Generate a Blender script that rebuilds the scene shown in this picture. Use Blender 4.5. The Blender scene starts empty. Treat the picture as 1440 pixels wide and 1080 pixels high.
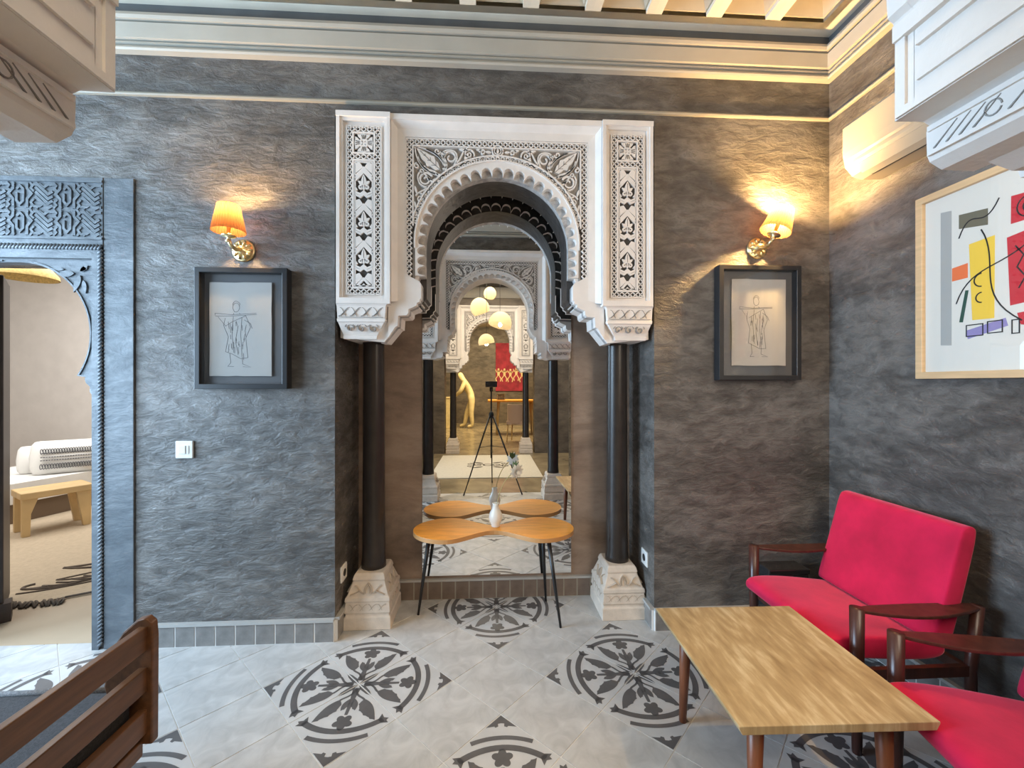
import bpy, bmesh, math, random
from mathutils import Vector, Matrix
from mathutils.geometry import tessellate_polygon

PI = math.pi
random.seed(7)
scene = bpy.context.scene
col = scene.collection

# ------------------------------------------------------------------ camera
cam_data = bpy.data.cameras.new('camera')
cam_data.sensor_width = 36.0
cam_data.lens = 598.0 / 1440.0 * 36.0
cam_data.clip_start = 0.01
cam = bpy.data.objects.new('camera', cam_data)
col.objects.link(cam)
cam.location = (0.0, 0.0, 1.386)
cam.rotation_euler = (PI / 2, 0.0, -math.atan(34.0 / 598.0))
scene.camera = cam

# ------------------------------------------------------------------ exposure, world
scene.view_settings.view_transform = 'Standard'
scene.view_settings.look = 'None'
scene.view_settings.gamma = 1.0
scene.view_settings.use_curve_mapping = False
scene.view_settings.exposure = 0.40
scene.cycles.max_bounces = 10
scene.cycles.glossy_bounces = 6
scene.cycles.transparent_max_bounces = 12
scene.cycles.sample_clamp_indirect = 6.0

world = bpy.data.worlds.new('daylight')
world.use_nodes = True
bg = world.node_tree.nodes['Background']
bg.inputs['Color'].default_value = (0.72, 0.84, 1.0, 1)
bg.inputs['Strength'].default_value = 0.6
scene.world = world


def area_light(name, loc, aim, sx, sy, power, color):
    d = bpy.data.lights.new(name, 'AREA')
    d.shape = 'RECTANGLE'
    d.size = sx
    d.size_y = sy
    d.energy = power
    d.color = color
    o = bpy.data.objects.new(name, d)
    col.objects.link(o)
    o.location = loc
    o.rotation_euler = (Vector(aim) - Vector(loc)).to_track_quat('-Z', 'Y').to_euler()
    return o


def point_light(name, loc, power, color, radius=0.03, parent=None):
    d = bpy.data.lights.new(name, 'POINT')
    d.energy = power
    d.color = color
    d.shadow_soft_size = radius
    o = bpy.data.objects.new(name, d)
    col.objects.link(o)
    o.location = loc
    o.parent = parent
    return o


# daylight entering by the tall window at the end of the room
area_light('window_daylight', (-5.05, 1.40, 1.75), (1.2, 1.55, 1.55), 1.5, 2.3, 250, (0.54, 0.76, 1.0))
# daylight of the patio side, through the glazed panel of the arcade wall
area_light('arcade_daylight', (-3.50, 0.44, 1.65), (-1.6, 2.0, 1.3), 1.3, 1.9, 85, (0.56, 0.78, 1.0))
area_light('arcade_fill', (1.45, 0.44, 1.95), (0.5, 2.4, 1.8), 0.6, 1.3, 17, (1.0, 0.84, 0.66))  # unseen warm fill added to brighten the stucco and side wall
# added fill panels for patio and side room, dining room lamps (all behind the openings)
area_light('patio_fill', (0.0, -1.4, 3.30), (0.0, -1.4, 0.0), 2.6, 1.8, 80, (1.0, 0.86, 0.66))  # fill lamp added under the closed ceiling to brighten patio and niche
area_light('dining_room_light', (0.3, -6.6, 3.2), (0.2, -7.2, 0.0), 2.5, 2.5, 230, (1.0, 0.80, 0.48))
area_light('side_room_fill', (-4.3, 4.3, 3.05), (-4.5, 4.5, 0.0), 2.2, 2.2, 95, (1.0, 0.99, 0.97))  # large overhead panel added to brighten the side room

# ------------------------------------------------------------------ materials
MATS = {}


def _new(name):
    m = bpy.data.materials.new(name)
    m.use_nodes = True
    nt = m.node_tree
    b = nt.nodes['Principled BSDF']
    return m, nt, b


def _coord(nt, scale=(1, 1, 1)):
    tc = nt.nodes.new('ShaderNodeTexCoord')
    mp = nt.nodes.new('ShaderNodeMapping')
    mp.inputs['Scale'].default_value = scale
    nt.links.new(tc.outputs['Object'], mp.inputs['Vector'])
    return mp.outputs['Vector']


def _noise(nt, vec, scale, detail=4, dist=0.0, rough=0.55):
    n = nt.nodes.new('ShaderNodeTexNoise')
    n.inputs['Scale'].default_value = scale
    n.inputs['Detail'].default_value = detail
    n.inputs['Distortion'].default_value = dist
    n.inputs['Roughness'].default_value = rough
    nt.links.new(vec, n.inputs['Vector'])
    return n.outputs['Fac']


def _ramp(nt, fac, stops):
    r = nt.nodes.new('ShaderNodeValToRGB')
    e = r.color_ramp.elements
    while len(e) < len(stops):
        e.new(0.5)
    for i, (p, c) in enumerate(stops):
        e[i].position = p
        e[i].color = (c[0], c[1], c[2], 1)
    nt.links.new(fac, r.inputs['Fac'])
    return r.outputs['Color']


def _bump(nt, b, h, strength, dist):
    bp = nt.nodes.new('ShaderNodeBump')
    bp.inputs['Strength'].default_value = strength
    bp.inputs['Distance'].default_value = dist
    nt.links.new(h, bp.inputs['Height'])
    nt.links.new(bp.outputs['Normal'], b.inputs['Normal'])


def mk(name, c, rough=0.5, metal=0.0, var=0.0, vscale=6.0, stretch=(1, 1, 1), bump=0.0, bscale=60.0, bdist=0.004, spec=0.5, sheen=0.0, dist=0.0):
    m, nt, b = _new(name)
    b.inputs['Base Color'].default_value = (c[0], c[1], c[2], 1)
    b.inputs['Roughness'].default_value = rough
    b.inputs['Metallic'].default_value = metal
    b.inputs['Specular IOR Level'].default_value = spec
    if sheen:
        b.inputs['Sheen Weight'].default_value = sheen
        b.inputs['Sheen Roughness'].default_value = 0.4
        b.inputs['Sheen Tint'].default_value = (1, 0.35, 0.45, 1)
    if var or bump:
        v = _coord(nt, stretch)
        if var:
            f = _noise(nt, v, vscale, 5, dist)
            lo = [x * (1 - var) for x in c]
            hi = [min(1, x * (1 + var)) for x in c]
            nt.links.new(_ramp(nt, f, [(0.3, lo), (0.7, hi)]), b.inputs['Base Color'])
        if bump:
            _bump(nt, b, _noise(nt, v, bscale, 3), bump, bdist)
    MATS[name] = m
    return m


def tadelakt(name, dark, mid, light, rlo=0.30, rhi=0.55, flake=11.0, bump=0.55, spec=0.5):
    m, nt, b = _new(name)
    v = _coord(nt, (0.75, 0.75, 1.75))
    big = _noise(nt, v, 1.6, 3, 0.6)
    fl = _noise(nt, v, flake, 9, 0.35, 0.66)
    mix = nt.nodes.new('ShaderNodeMath')
    mix.operation = 'MULTIPLY_ADD'
    mix.inputs[1].default_value = 0.55
    nt.links.new(big, mix.inputs[0])
    sc = nt.nodes.new('ShaderNodeMath')
    sc.operation = 'MULTIPLY'
    sc.inputs[1].default_value = 0.62
    nt.links.new(fl, sc.inputs[0])
    nt.links.new(sc.outputs[0], mix.inputs[2])
    nt.links.new(_ramp(nt, mix.outputs[0], [(0.45, dark), (0.57, mid), (0.70, light)]), b.inputs['Base Color'])
    mr = nt.nodes.new('ShaderNodeMapRange')
    mr.inputs['From Min'].default_value = 0.35
    mr.inputs['From Max'].default_value = 0.65
    mr.inputs['To Min'].default_value = rhi
    mr.inputs['To Max'].default_value = rlo
    nt.links.new(fl, mr.inputs['Value'])
    nt.links.new(mr.outputs['Result'], b.inputs['Roughness'])
    b.inputs['Specular IOR Level'].default_value = spec
    _bump(nt, b, fl, bump, 0.028)
    MATS[name] = m
    return m


tadelakt('plaster', (0.058, 0.052, 0.047), (0.100, 0.091, 0.083), (0.180, 0.167, 0.153), 0.25, 0.5, 12.0, 0.65)
tadelakt('plaster_taupe', (0.17, 0.118, 0.088), (0.25, 0.18, 0.135), (0.32, 0.24, 0.185), 0.4, 0.6, 5.0, 0.2)
tadelakt('plaster_blue', (0.07, 0.082, 0.095), (0.10, 0.115, 0.13), (0.155, 0.17, 0.185), 0.32, 0.5, 8.0, 0.3)
tadelakt('plaster_brown', (0.07, 0.055, 0.042), (0.12, 0.095, 0.072), (0.17, 0.135, 0.10), 0.4, 0.6, 6.0, 0.3)
mk('plaster_beige', (0.58, 0.545, 0.51), 0.8, var=0.05)
mk('frieze_grey', (0.10, 0.105, 0.11), 0.5, var=0.15)
mk('rail_taupe', (0.30, 0.28, 0.23), 0.5)
mk('cornice_cream', (0.44, 0.41, 0.35), 0.5, var=0.05)
mk('coffer_cream', (0.78, 0.72, 0.60), 0.55, var=0.06)
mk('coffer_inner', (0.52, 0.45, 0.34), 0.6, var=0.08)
mk('stucco', (0.80, 0.75, 0.705), 0.75, var=0.05, vscale=9, bump=0.25, bscale=90, bdist=0.003)
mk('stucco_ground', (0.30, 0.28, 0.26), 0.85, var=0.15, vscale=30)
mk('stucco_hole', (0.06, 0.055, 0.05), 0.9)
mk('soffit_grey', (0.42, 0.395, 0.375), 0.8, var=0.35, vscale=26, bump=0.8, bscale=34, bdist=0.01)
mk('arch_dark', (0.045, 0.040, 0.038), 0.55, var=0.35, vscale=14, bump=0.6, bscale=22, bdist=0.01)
mk('column_dark', (0.030, 0.024, 0.021), 0.32, var=0.25, vscale=12)
mk('stone_cream', (0.66, 0.57, 0.48), 0.75, var=0.1, vscale=18, bump=0.35, bscale=70)
mk('stone_carve', (0.50, 0.42, 0.34), 0.85)
mk('tile_plain', (0.48, 0.475, 0.463), 0.40, var=0.20, vscale=9, dist=0.8, bump=0.08, bscale=40)
mk('tile_light', (0.51, 0.505, 0.495), 0.42, var=0.10, vscale=6)
mk('tile_motif', (0.105, 0.10, 0.10), 0.42, var=0.18, vscale=8)
mk('grout', (0.70, 0.69, 0.67), 0.85)
mk('skirting_brown', (0.17, 0.125, 0.098), 0.3, var=0.3, vscale=10)
mk('skirting_tile', (0.21, 0.20, 0.19), 0.28, var=0.35, vscale=10)
mk('skirting_cap', (0.40, 0.39, 0.37), 0.5)
mk('frame_black', (0.018, 0.018, 0.02), 0.35)
mk('backing', (0.10, 0.10, 0.105), 0.6)
mk('paper', (0.44, 0.435, 0.42), 0.9, var=0.03, vscale=4)
mk('pencil', (0.12, 0.12, 0.125), 0.9)
mk('oak', (0.62, 0.43, 0.24), 0.5, var=0.12, vscale=5, stretch=(1, 1, 12))
mk('poster_paper', (0.66, 0.65, 0.60), 0.8)
mk('ink_grey', (0.36, 0.37, 0.36), 0.8)
mk('ink_yellow', (0.78, 0.53, 0.06), 0.8)
mk('ink_red', (0.50, 0.02, 0.035), 0.8)
mk('ink_orange', (0.72, 0.16, 0.05), 0.8)
mk('ink_violet', (0.25, 0.22, 0.45), 0.8)
mk('ink_olive', (0.14, 0.13, 0.09), 0.8)
mk('ink_green', (0.02, 0.07, 0.05), 0.8)
mk('ink_black', (0.012, 0.012, 0.014), 0.8)
mk('plastic_white', (0.78, 0.77, 0.74), 0.35)
mk('plastic_cream', (0.35, 0.32, 0.26), 0.35)
mk('plastic_dark', (0.03, 0.03, 0.03), 0.4)
mk('velvet_red', (0.52, 0.010, 0.060), 0.8, var=0.25, vscale=5, sheen=0.8, spec=0.2, bump=0.1, bscale=120, bdist=0.002)
mk('rosewood', (0.060, 0.020, 0.014), 0.33, var=0.4, vscale=6, stretch=(6, 6, 1))
mk('teak_leg', (0.19, 0.062, 0.026), 0.4, var=0.25, vscale=6, stretch=(8, 8, 1))
mk('bench_wood', (0.12, 0.050, 0.020), 0.35, var=0.3, vscale=6, stretch=(10, 1, 10))
mk('honey_wood', (0.74, 0.31, 0.04), 0.38, var=0.16, vscale=5, stretch=(1.5, 9, 1), dist=0.6)
mk('table_edge', (0.50, 0.26, 0.10), 0.4, var=0.1)
mk('metal_black', (0.012, 0.012, 0.013), 0.32)
mk('ceramic_white', (0.80, 0.78, 0.72), 0.3)
mk('petal', (0.82, 0.80, 0.74), 0.7, var=0.06)
mk('leaf_green', (0.07, 0.12, 0.04), 0.6, var=0.2)
mk('stem_green', (0.42, 0.36, 0.16), 0.6)
mk('fabric_charcoal', (0.055, 0.055, 0.06), 0.9, var=0.3, vscale=160, bump=0.5, bscale=300, bdist=0.003)
mk('fabric_grey', (0.20, 0.20, 0.205), 0.9, var=0.4, vscale=220, bump=0.5, bscale=300, bdist=0.003)
mk('linen_white', (0.80, 0.79, 0.76), 0.9, var=0.04)
mk('pattern_ink', (0.10, 0.10, 0.11), 0.9)
mk('bench_pale', (0.60, 0.42, 0.20), 0.5, var=0.12, vscale=4, stretch=(1, 8, 1))
mk('divan_brown', (0.16, 0.11, 0.07), 0.8)
mk('rug_beige', (0.46, 0.37, 0.26), 0.95, var=0.08, vscale=40, bump=0.4, bscale=160)
mk('rug_white', (0.70, 0.66, 0.57), 0.95, var=0.06, vscale=30)
mk('rug_dark', (0.10, 0.075, 0.055), 0.95)
mk('floor_sand', (0.40, 0.30, 0.20), 0.6, var=0.06, vscale=3)
mk('floor_polished', (0.30, 0.24, 0.15), 0.22, var=0.35, vscale=2.2, dist=1.0)
mk('door_dark', (0.045, 0.025, 0.016), 0.45, var=0.3, stretch=(8, 8, 1))
mk('brass', (0.83, 0.66, 0.36), 0.28, metal=1.0)
mk('statue_gold', (0.72, 0.58, 0.30), 0.5, var=0.12, vscale=10)
mk('canvas_red', (0.30, 0.025, 0.045), 0.85, var=0.35, vscale=5)
mk('paint_gold', (0.75, 0.55, 0.28), 0.8, var=0.2, vscale=8)
mk('chair_pink', (0.58, 0.44, 0.38), 0.85)
mk('straw', (0.62, 0.44, 0.16), 0.8, var=0.25, vscale=60)
mk('glass_dark', (0.02, 0.02, 0.022), 0.1)


def table_top_mat():
    m, nt, b = _new('bleached_top')
    v = _coord(nt, (5.0, 1.5, 1.0))
    n1 = _noise(nt, v, 3.2, 6, 0.6)
    v2 = _coord(nt, (16.0, 2.5, 1.0))
    n2 = _noise(nt, v2, 3.0, 5, 0.3)
    mx = nt.nodes.new('ShaderNodeMath')
    mx.operation = 'MULTIPLY_ADD'
    mx.inputs[1].default_value = 0.5
    nt.links.new(n1, mx.inputs[0])
    s2 = nt.nodes.new('ShaderNodeMath')
    s2.operation = 'MULTIPLY'
    s2.inputs[1].default_value = 0.5
    nt.links.new(n2, s2.inputs[0])
    nt.links.new(s2.outputs[0], mx.inputs[2])
    nt.links.new(_ramp(nt, mx.outputs[0], [(0.34, (0.27, 0.18, 0.085)), (0.50, (0.40, 0.29, 0.15)), (0.66, (0.60, 0.50, 0.32))]), b.inputs['Base Color'])
    b.inputs['Roughness'].default_value = 0.5
    MATS['bleached_top'] = m


table_top_mat()


def mirror_mat():
    m, nt, b = _new('mirror_silver')
    b.inputs['Base Color'].default_value = (0.86, 0.86, 0.85, 1)
    b.inputs['Metallic'].default_value = 1.0
    b.inputs['Roughness'].default_value = 0.0
    MATS['mirror_silver'] = m


mirror_mat()


def glass_mat():
    m, nt, b = _new('clear_glass')
    out = nt.nodes['Material Output']
    nt.nodes.remove(b)
    tr = nt.nodes.new('ShaderNodeBsdfTransparent')
    gl = nt.nodes.new('ShaderNodeBsdfGlossy')
    gl.inputs['Roughness'].default_value = 0.01
    lw = nt.nodes.new('ShaderNodeLayerWeight')
    lw.inputs['Blend'].default_value = 0.5
    pw = nt.nodes.new('ShaderNodeMath')
    pw.operation = 'POWER'
    pw.inputs[1].default_value = 5.0
    nt.links.new(lw.outputs['Facing'], pw.inputs[0])
    ma = nt.nodes.new('ShaderNodeMath')
    ma.operation = 'MULTIPLY_ADD'
    ma.inputs[1].default_value = 0.5
    ma.inputs[2].default_value = 0.025
    nt.links.new(pw.outputs[0], ma.inputs[0])
    mx = nt.nodes.new('ShaderNodeMixShader')
    nt.links.new(ma.outputs[0], mx.inputs[0])
    nt.links.new(tr.outputs[0], mx.inputs[1])
    nt.links.new(gl.outputs[0], mx.inputs[2])
    nt.links.new(mx.outputs[0], out.inputs['Surface'])
    MATS['clear_glass'] = m


glass_mat()


def translucent_mat(name, c, amount, rough_var=None):
    m, nt, b = _new(name)
    out = nt.nodes['Material Output']
    nt.nodes.remove(b)
    df = nt.nodes.new('ShaderNodeBsdfDiffuse')
    df.inputs['Color'].default_value = (c[0], c[1], c[2], 1)
    tl = nt.nodes.new('ShaderNodeBsdfTranslucent')
    tl.inputs['Color'].default_value = (c[0], c[1], c[2], 1)
    mx = nt.nodes.new('ShaderNodeMixShader')
    mx.inputs[0].default_value = amount
    nt.links.new(df.outputs[0], mx.inputs[1])
    nt.links.new(tl.outputs[0], mx.inputs[2])
    nt.links.new(mx.outputs[0], out.inputs['Surface'])
    MATS[name] = m


translucent_mat('shade_fabric', (0.14, 0.062, 0.030), 0.30)
translucent_mat('pendant_shell', (0.85, 0.74, 0.55), 0.5)


def emit_mat(name, c, s):
    m, nt, b = _new(name)
    b.inputs['Base Color'].default_value = (c[0], c[1], c[2], 1)
    b.inputs['Emission Color'].default_value = (c[0], c[1], c[2], 1)
    b.inputs['Emission Strength'].default_value = s
    MATS[name] = m


emit_mat('bulb_glow', (1.0, 0.72, 0.35), 6.0)
emit_mat('window_sky', (0.80, 0.90, 1.0), 3.0)

# ------------------------------------------------------------------ mesh helpers
PLANES = {'xz': lambda a, b, d: (a, d, b), 'yz': lambda a, b, d: (d, a, b), 'xy': lambda a, b, d: (a, b, d)}


class MB:
    def __init__(self):
        self.v = []
        self.f = []
        self.m = []
        self.s = []

    def add(self, vs, fs, m=0, smooth=False):
        n = len(self.v)
        self.v.extend(vs)
        for q in fs:
            self.f.append(tuple(i + n for i in q))
            self.m.append(m)
            self.s.append(smooth)
        return self

    def box(self, x0, x1, y0, y1, z0, z1, m=0):
        vs = [(x, y, z) for z in (z0, z1) for y in (y0, y1) for x in (x0, x1)]
        return self.add(vs, [(0, 2, 3, 1), (4, 5, 7, 6), (0, 1, 5, 4), (2, 6, 7, 3), (0, 4, 6, 2), (1, 3, 7, 5)], m)

    def poly(self, pts, plane, d, m=0):
        P = PLANES[plane]
        tri = tessellate_polygon([[Vector((a, b, 0)) for a, b in pts]])
        return self.add([P(a, b, d) for a, b in pts], [tuple(t) for t in tri], m)

    def prism(self, pts, plane, d0, d1, m=0, back=True, smooth=False, mside=None):
        P = PLANES[plane]
        n = len(pts)
        tri = [tuple(t) for t in tessellate_polygon([[Vector((a, b, 0)) for a, b in pts]])]
        self.add([P(a, b, d0) for a, b in pts], tri, m)
        if back:
            self.add([P(a, b, d1) for a, b in pts], tri, m)
        vs = [P(a, b, d0) for a, b in pts] + [P(a, b, d1) for a, b in pts]
        return self.add(vs, [(i, (i + 1) % n, n + (i + 1) % n, n + i) for i in range(n)], m if mside is None else mside, smooth)

    def ribbon(self, pts, w, plane, d0, d1, m=0, closed=False):
        P = PLANES[plane]
        n = len(pts)
        L, R = [], []
        for i in range(n):
            wi = w(i / (n - 1.0)) if callable(w) else w
            if closed:
                a, c = pts[(i - 1) % n], pts[(i + 1) % n]
            else:
                a, c = pts[max(0, i - 1)], pts[min(n - 1, i + 1)]
            p = pts[i]
            d1v = (p[0] - a[0], p[1] - a[1])
            d2v = (c[0] - p[0], c[1] - p[1])
            l1 = math.hypot(*d1v) or 1e-9
            l2 = math.hypot(*d2v) or 1e-9
            n1 = (-d1v[1] / l1, d1v[0] / l1)
            n2 = (-d2v[1] / l2, d2v[0] / l2)
            if l1 < 1e-8:
                n1 = n2
            if l2 < 1e-8:
                n2 = n1
            nx, ny = n1[0] + n2[0], n1[1] + n2[1]
            ln = math.hypot(nx, ny) or 1.0
            nx, ny = nx / ln, ny / ln
            k = 1.0 / max(0.5, nx * n1[0] + ny * n1[1])
            L.append((p[0] + nx * wi / 2 * k, p[1] + ny * wi / 2 * k))
            R.append((p[0] - nx * wi / 2 * k, p[1] - ny * wi / 2 * k))
        vs = [P(a, b, d0) for a, b in L] + [P(a, b, d0) for a, b in R] + [P(a, b, d1) for a, b in L] + [P(a, b, d1) for a, b in R]
        fs = []
        for i in range(n if closed else n - 1):
            j = (i + 1) % n
            fs += [(i, j, n + j, n + i), (i, 2 * n + i, 2 * n + j, j), (n + i, n + j, 3 * n + j, 3 * n + i)]
        if not closed:
            fs += [(0, n, 3 * n, 2 * n), (n - 1, 3 * n - 1, 4 * n - 1, 2 * n - 1)]
        return self.add(vs, fs, m)

    def lathe(self, prof, c=(0, 0, 0), seg=24, m=0, smooth=True, pleat=0.0, npl=0):
        vs, fs = [], []
        for r, z in prof:
            for k in range(seg):
                a = 2 * PI * k / seg
                rr = r * (1 + (pleat if k % 2 else -pleat)) if npl else r
                vs.append((c[0] + rr * math.cos(a), c[1] + rr * math.sin(a), c[2] + z))
        for i in range(len(prof) - 1):
            for k in range(seg):
                l = (k + 1) % seg
                fs.append((i * seg + k, i * seg + l, (i + 1) * seg + l, (i + 1) * seg + k))
        return self.add(vs, fs, m, smooth)

    def tube(self, pts, r, seg=10, m=0, caps=True, flat=1.0, smooth=True):
        pts = [Vector(p) for p in pts]
        n = len(pts)
        vs, fs = [], []
        up = Vector((0, 0, 1))
        prev = None
        for i, p in enumerate(pts):
            t = (pts[min(n - 1, i + 1)] - pts[max(0, i - 1)]).normalized()
            if prev is None:
                s = t.cross(up)
                if s.length < 1e-4:
                    s = Vector((1, 0, 0))
                s.normalize()
            else:
                s = (prev - t * prev.dot(t)).normalized()
            prev = s
            q = t.cross(s)
            ri = r(i / (n - 1.0)) if callable(r) else r
            for k in range(seg):
                a = 2 * PI * k / seg
                vs.append(tuple(p + s * (ri * math.cos(a)) + q * (ri * flat * math.sin(a))))
        for i in range(n - 1):
            for k in range(seg):
                l = (k + 1) % seg
                fs.append((i * seg + k, i * seg + l, (i + 1) * seg + l, (i + 1) * seg + k))
        if caps:
            fs.append(tuple(range(seg)))
            fs.append(tuple((n - 1) * seg + k for k in range(seg)))
        return self.add(vs, fs, m, smooth)

    def loft(self, rings, m=0, caps=True, smooth=False):
        n = len(rings[0])
        vs = [p for r in rings for p in r]
        fs = []
        for i in range(len(rings) - 1):
            for k in range(n):
                l = (k + 1) % n
                fs.append((i * n + k, i * n + l, (i + 1) * n + l, (i + 1) * n + k))
        if caps:
            fs.append(tuple(range(n)))
            fs.append(tuple((len(rings) - 1) * n + k for k in range(n)))
        return self.add(vs, fs, m, smooth)

    def mesh(self, name, mats):
        me = bpy.data.meshes.new(name)
        me.from_pydata(self.v, [], self.f)
        for mname in ([mats] if isinstance(mats, str) else mats):
            me.materials.append(MATS[mname])
        me.polygons.foreach_set('material_index', self.m)
        me.polygons.foreach_set('use_smooth', self.s)
        bm = bmesh.new()
        bm.from_mesh(me)
        bmesh.ops.remove_doubles(bm, verts=bm.verts, dist=1e-6)
        bmesh.ops.recalc_face_normals(bm, faces=bm.faces)
        bm.to_mesh(me)
        bm.free()
        return me

    def build(self, name, mats, parent=None, bevel=0.0, bseg=2, subsurf=0, loc=None, rot=None):
        o = bpy.data.objects.new(name, self.mesh(name, mats))
        col.objects.link(o)
        o.parent = parent
        if loc is not None:
            o.location = loc
        if rot is not None:
            o.rotation_euler = rot
        if bevel:
            b = o.modifiers.new('edge', 'BEVEL')
            b.width = bevel
            b.segments = bseg
            b.limit_method = 'ANGLE'
            b.angle_limit = math.radians(40)
        if subsurf:
            s = o.modifiers.new('soft', 'SUBSURF')
            s.levels = subsurf
            s.render_levels = subsurf
            for p in o.data.polygons:
                p.use_smooth = True
        return o


def link_mesh(name, me, parent=None, loc=(0, 0, 0), rot=(0, 0, 0), scale=(1, 1, 1)):
    o = bpy.data.objects.new(name, me)
    col.objects.link(o)
    o.parent = parent
    o.location = loc
    o.rotation_euler = rot
    o.scale = scale
    return o


def tag(o, label=None, cat=None, group=None, kind=None):
    if label:
        o['label'] = label
    if cat:
        o['category'] = cat
    if group:
        o['group'] = group
    if kind:
        o['kind'] = kind
    return o


def thing(name, label, cat, loc=(0, 0, 0), rz=0.0, group=None):
    o = bpy.data.objects.new(name, None)
    o.empty_display_size = 0.1
    col.objects.link(o)
    o.location = loc
    o.rotation_euler = (0, 0, rz)
    return tag(o, label, cat, group)


def struct(o, label=None):
    return tag(o, label, kind='structure')


def copy_tree(o, parent=None):
    c = o.copy()
    col.objects.link(c)
    c.parent = parent
    for ch in list(o.children):
        copy_tree(ch, c)
    return c


def arc(cx, cy, r, a0, a1, n, ry=None):
    return [(cx + r * math.cos(math.radians(a0 + (a1 - a0) * i / n)), cy + (ry or r) * math.sin(math.radians(a0 + (a1 - a0) * i / n))) for i in range(n + 1)]


def spiral(cx, cy, r0, r1, a0, turns, n=26):
    return [(cx + (r0 + (r1 - r0) * i / n) * math.cos(math.radians(a0 + 360 * turns * i / n)), cy + (r0 + (r1 - r0) * i / n) * math.sin(math.radians(a0 + 360 * turns * i / n))) for i in range(n + 1)]


def bez(p0, p1, p2, p3, n=12):
    r = []
    for i in range(n + 1):
        t = i / n
        u = 1 - t
        r.append(tuple(u ** 3 * a + 3 * u * u * t * b + 3 * u * t * t * c + t ** 3 * d for a, b, c, d in zip(p0, p1, p2, p3)))
    return r


def leaf(cx, cy, ang, ln, wd, n=8):
    ca, sa = math.cos(math.radians(ang)), math.sin(math.radians(ang))
    pts = []
    for s in (1, -1):
        rng = range(n + 1) if s > 0 else range(n - 1, 0, -1)
        for i in rng:
            t = i / n
            w = wd / 2 * math.sin(PI * t ** 0.8) * s
            pts.append((cx + ca * ln * t - sa * w, cy + sa * ln * t + ca * w))
    return pts


def rbox(mb, x0, x1, y0, y1, z0, z1, r, m=0):
    """box whose four vertical edges are rounded"""
    pts = []
    for cx, cy, a in ((x1 - r, y1 - r, 0), (x0 + r, y1 - r, 90), (x0 + r, y0 + r, 180), (x1 - r, y0 + r, 270)):
        pts += arc(cx, cy, r, a, a + 90, 5)
    return mb.prism(pts, 'xy', z0, z1, m)

# ================================================================== the setting
W = 2.345          # face of the back wall
XR = 1.966         # face of the side wall
NB = 2.77          # back of the niche
NL, NR = -0.824, 0.935
CZ = 3.375         # underside of the coffer ribs

# ---- back wall
mb = MB()
mb.box(-2.06, NL, W, 2.87, -0.02, 3.62)
mb.box(NR, XR + 0.2, W, 2.87, -0.02, 3.62)
mb.box(NL, NR, W, 2.87, 2.852, 3.62)
mb.box(-2.88, -2.06, W, 2.60, 2.05, 3.62)
mb.box(-5.40, -2.88, W, 2.50, -0.02, 3.62)
wall_back = struct(mb.build('wall_back', 'plaster'), 'dark burnished plaster wall with the arched niche')
mb = MB()
mb.box(NL, NR, NB, 2.87, -0.02, 2.852)
struct(mb.build('wall_niche', 'plaster_taupe'), 'taupe plaster at the back of the arched niche')
# ---- side wall, end wall
mb = MB()
mb.box(XR, XR + 0.2, 0.10, W, -0.02, 3.62)
struct(mb.build('wall_right', 'plaster'), 'dark burnished plaster wall with the poster')
mb = MB()
mb.box(-5.40, -5.20, 0.1, W, -0.02, 0.55)
mb.box(-5.40, -5.20, 0.1, W, 2.95, 3.62)
mb.box(-5.40, -5.20, 0.1, 0.60, 0.55, 2.95)
mb.box(-5.40, -5.20, 2.2, W, 0.55, 2.95)
struct(mb.build('wall_left', 'plaster'), 'dark plaster wall with a tall window')


def window(name, loc, rz, w, z0, z1):
    o = bpy.data.objects.new(name, None)
    col.objects.link(o)
    o.location = loc
    o.rotation_euler = (0, 0, rz)
    struct(o, 'unseen window with dark glazing bars behind an area light')
    f = MB()
    f.box(-w / 2, w / 2, -0.03, 0.03, z0, z0 + 0.05)
    f.box(-w / 2, w / 2, -0.03, 0.03, z1 - 0.05, z1)
    f.box(-w / 2, -w / 2 + 0.05, -0.03, 0.03, z0, z1)
    f.box(w / 2 - 0.05, w / 2, -0.03, 0.03, z0, z1)
    f.build('window_frame', 'frame_black', o)
    for k in (-1, 1):
        for r in range(3):
            p = MB()
            h = (z1 - z0 - 0.1) / 3
            xa = 0.012 if k > 0 else -w / 2 + 0.05
            xb = w / 2 - 0.05 if k > 0 else -0.012
            p.box(xa, xb, -0.004, 0.004, z0 + 0.05 + r * h + 0.01, z0 + 0.05 + (r + 1) * h - 0.01)
            p.build('pane', 'clear_glass', o)
    return o


window('window_1', (-5.30, 1.4, 0), PI / 2, 1.6, 0.55, 2.95)
window('window_2', (-3.50, 0.30, 0), 0, 1.3, 0.6, 2.7)
window('window_added', (1.45, 0.30, 0), 0, 0.7, 1.2, 2.7)  # added in the unseen arcade wall to frame the warm fill lamp

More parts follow.
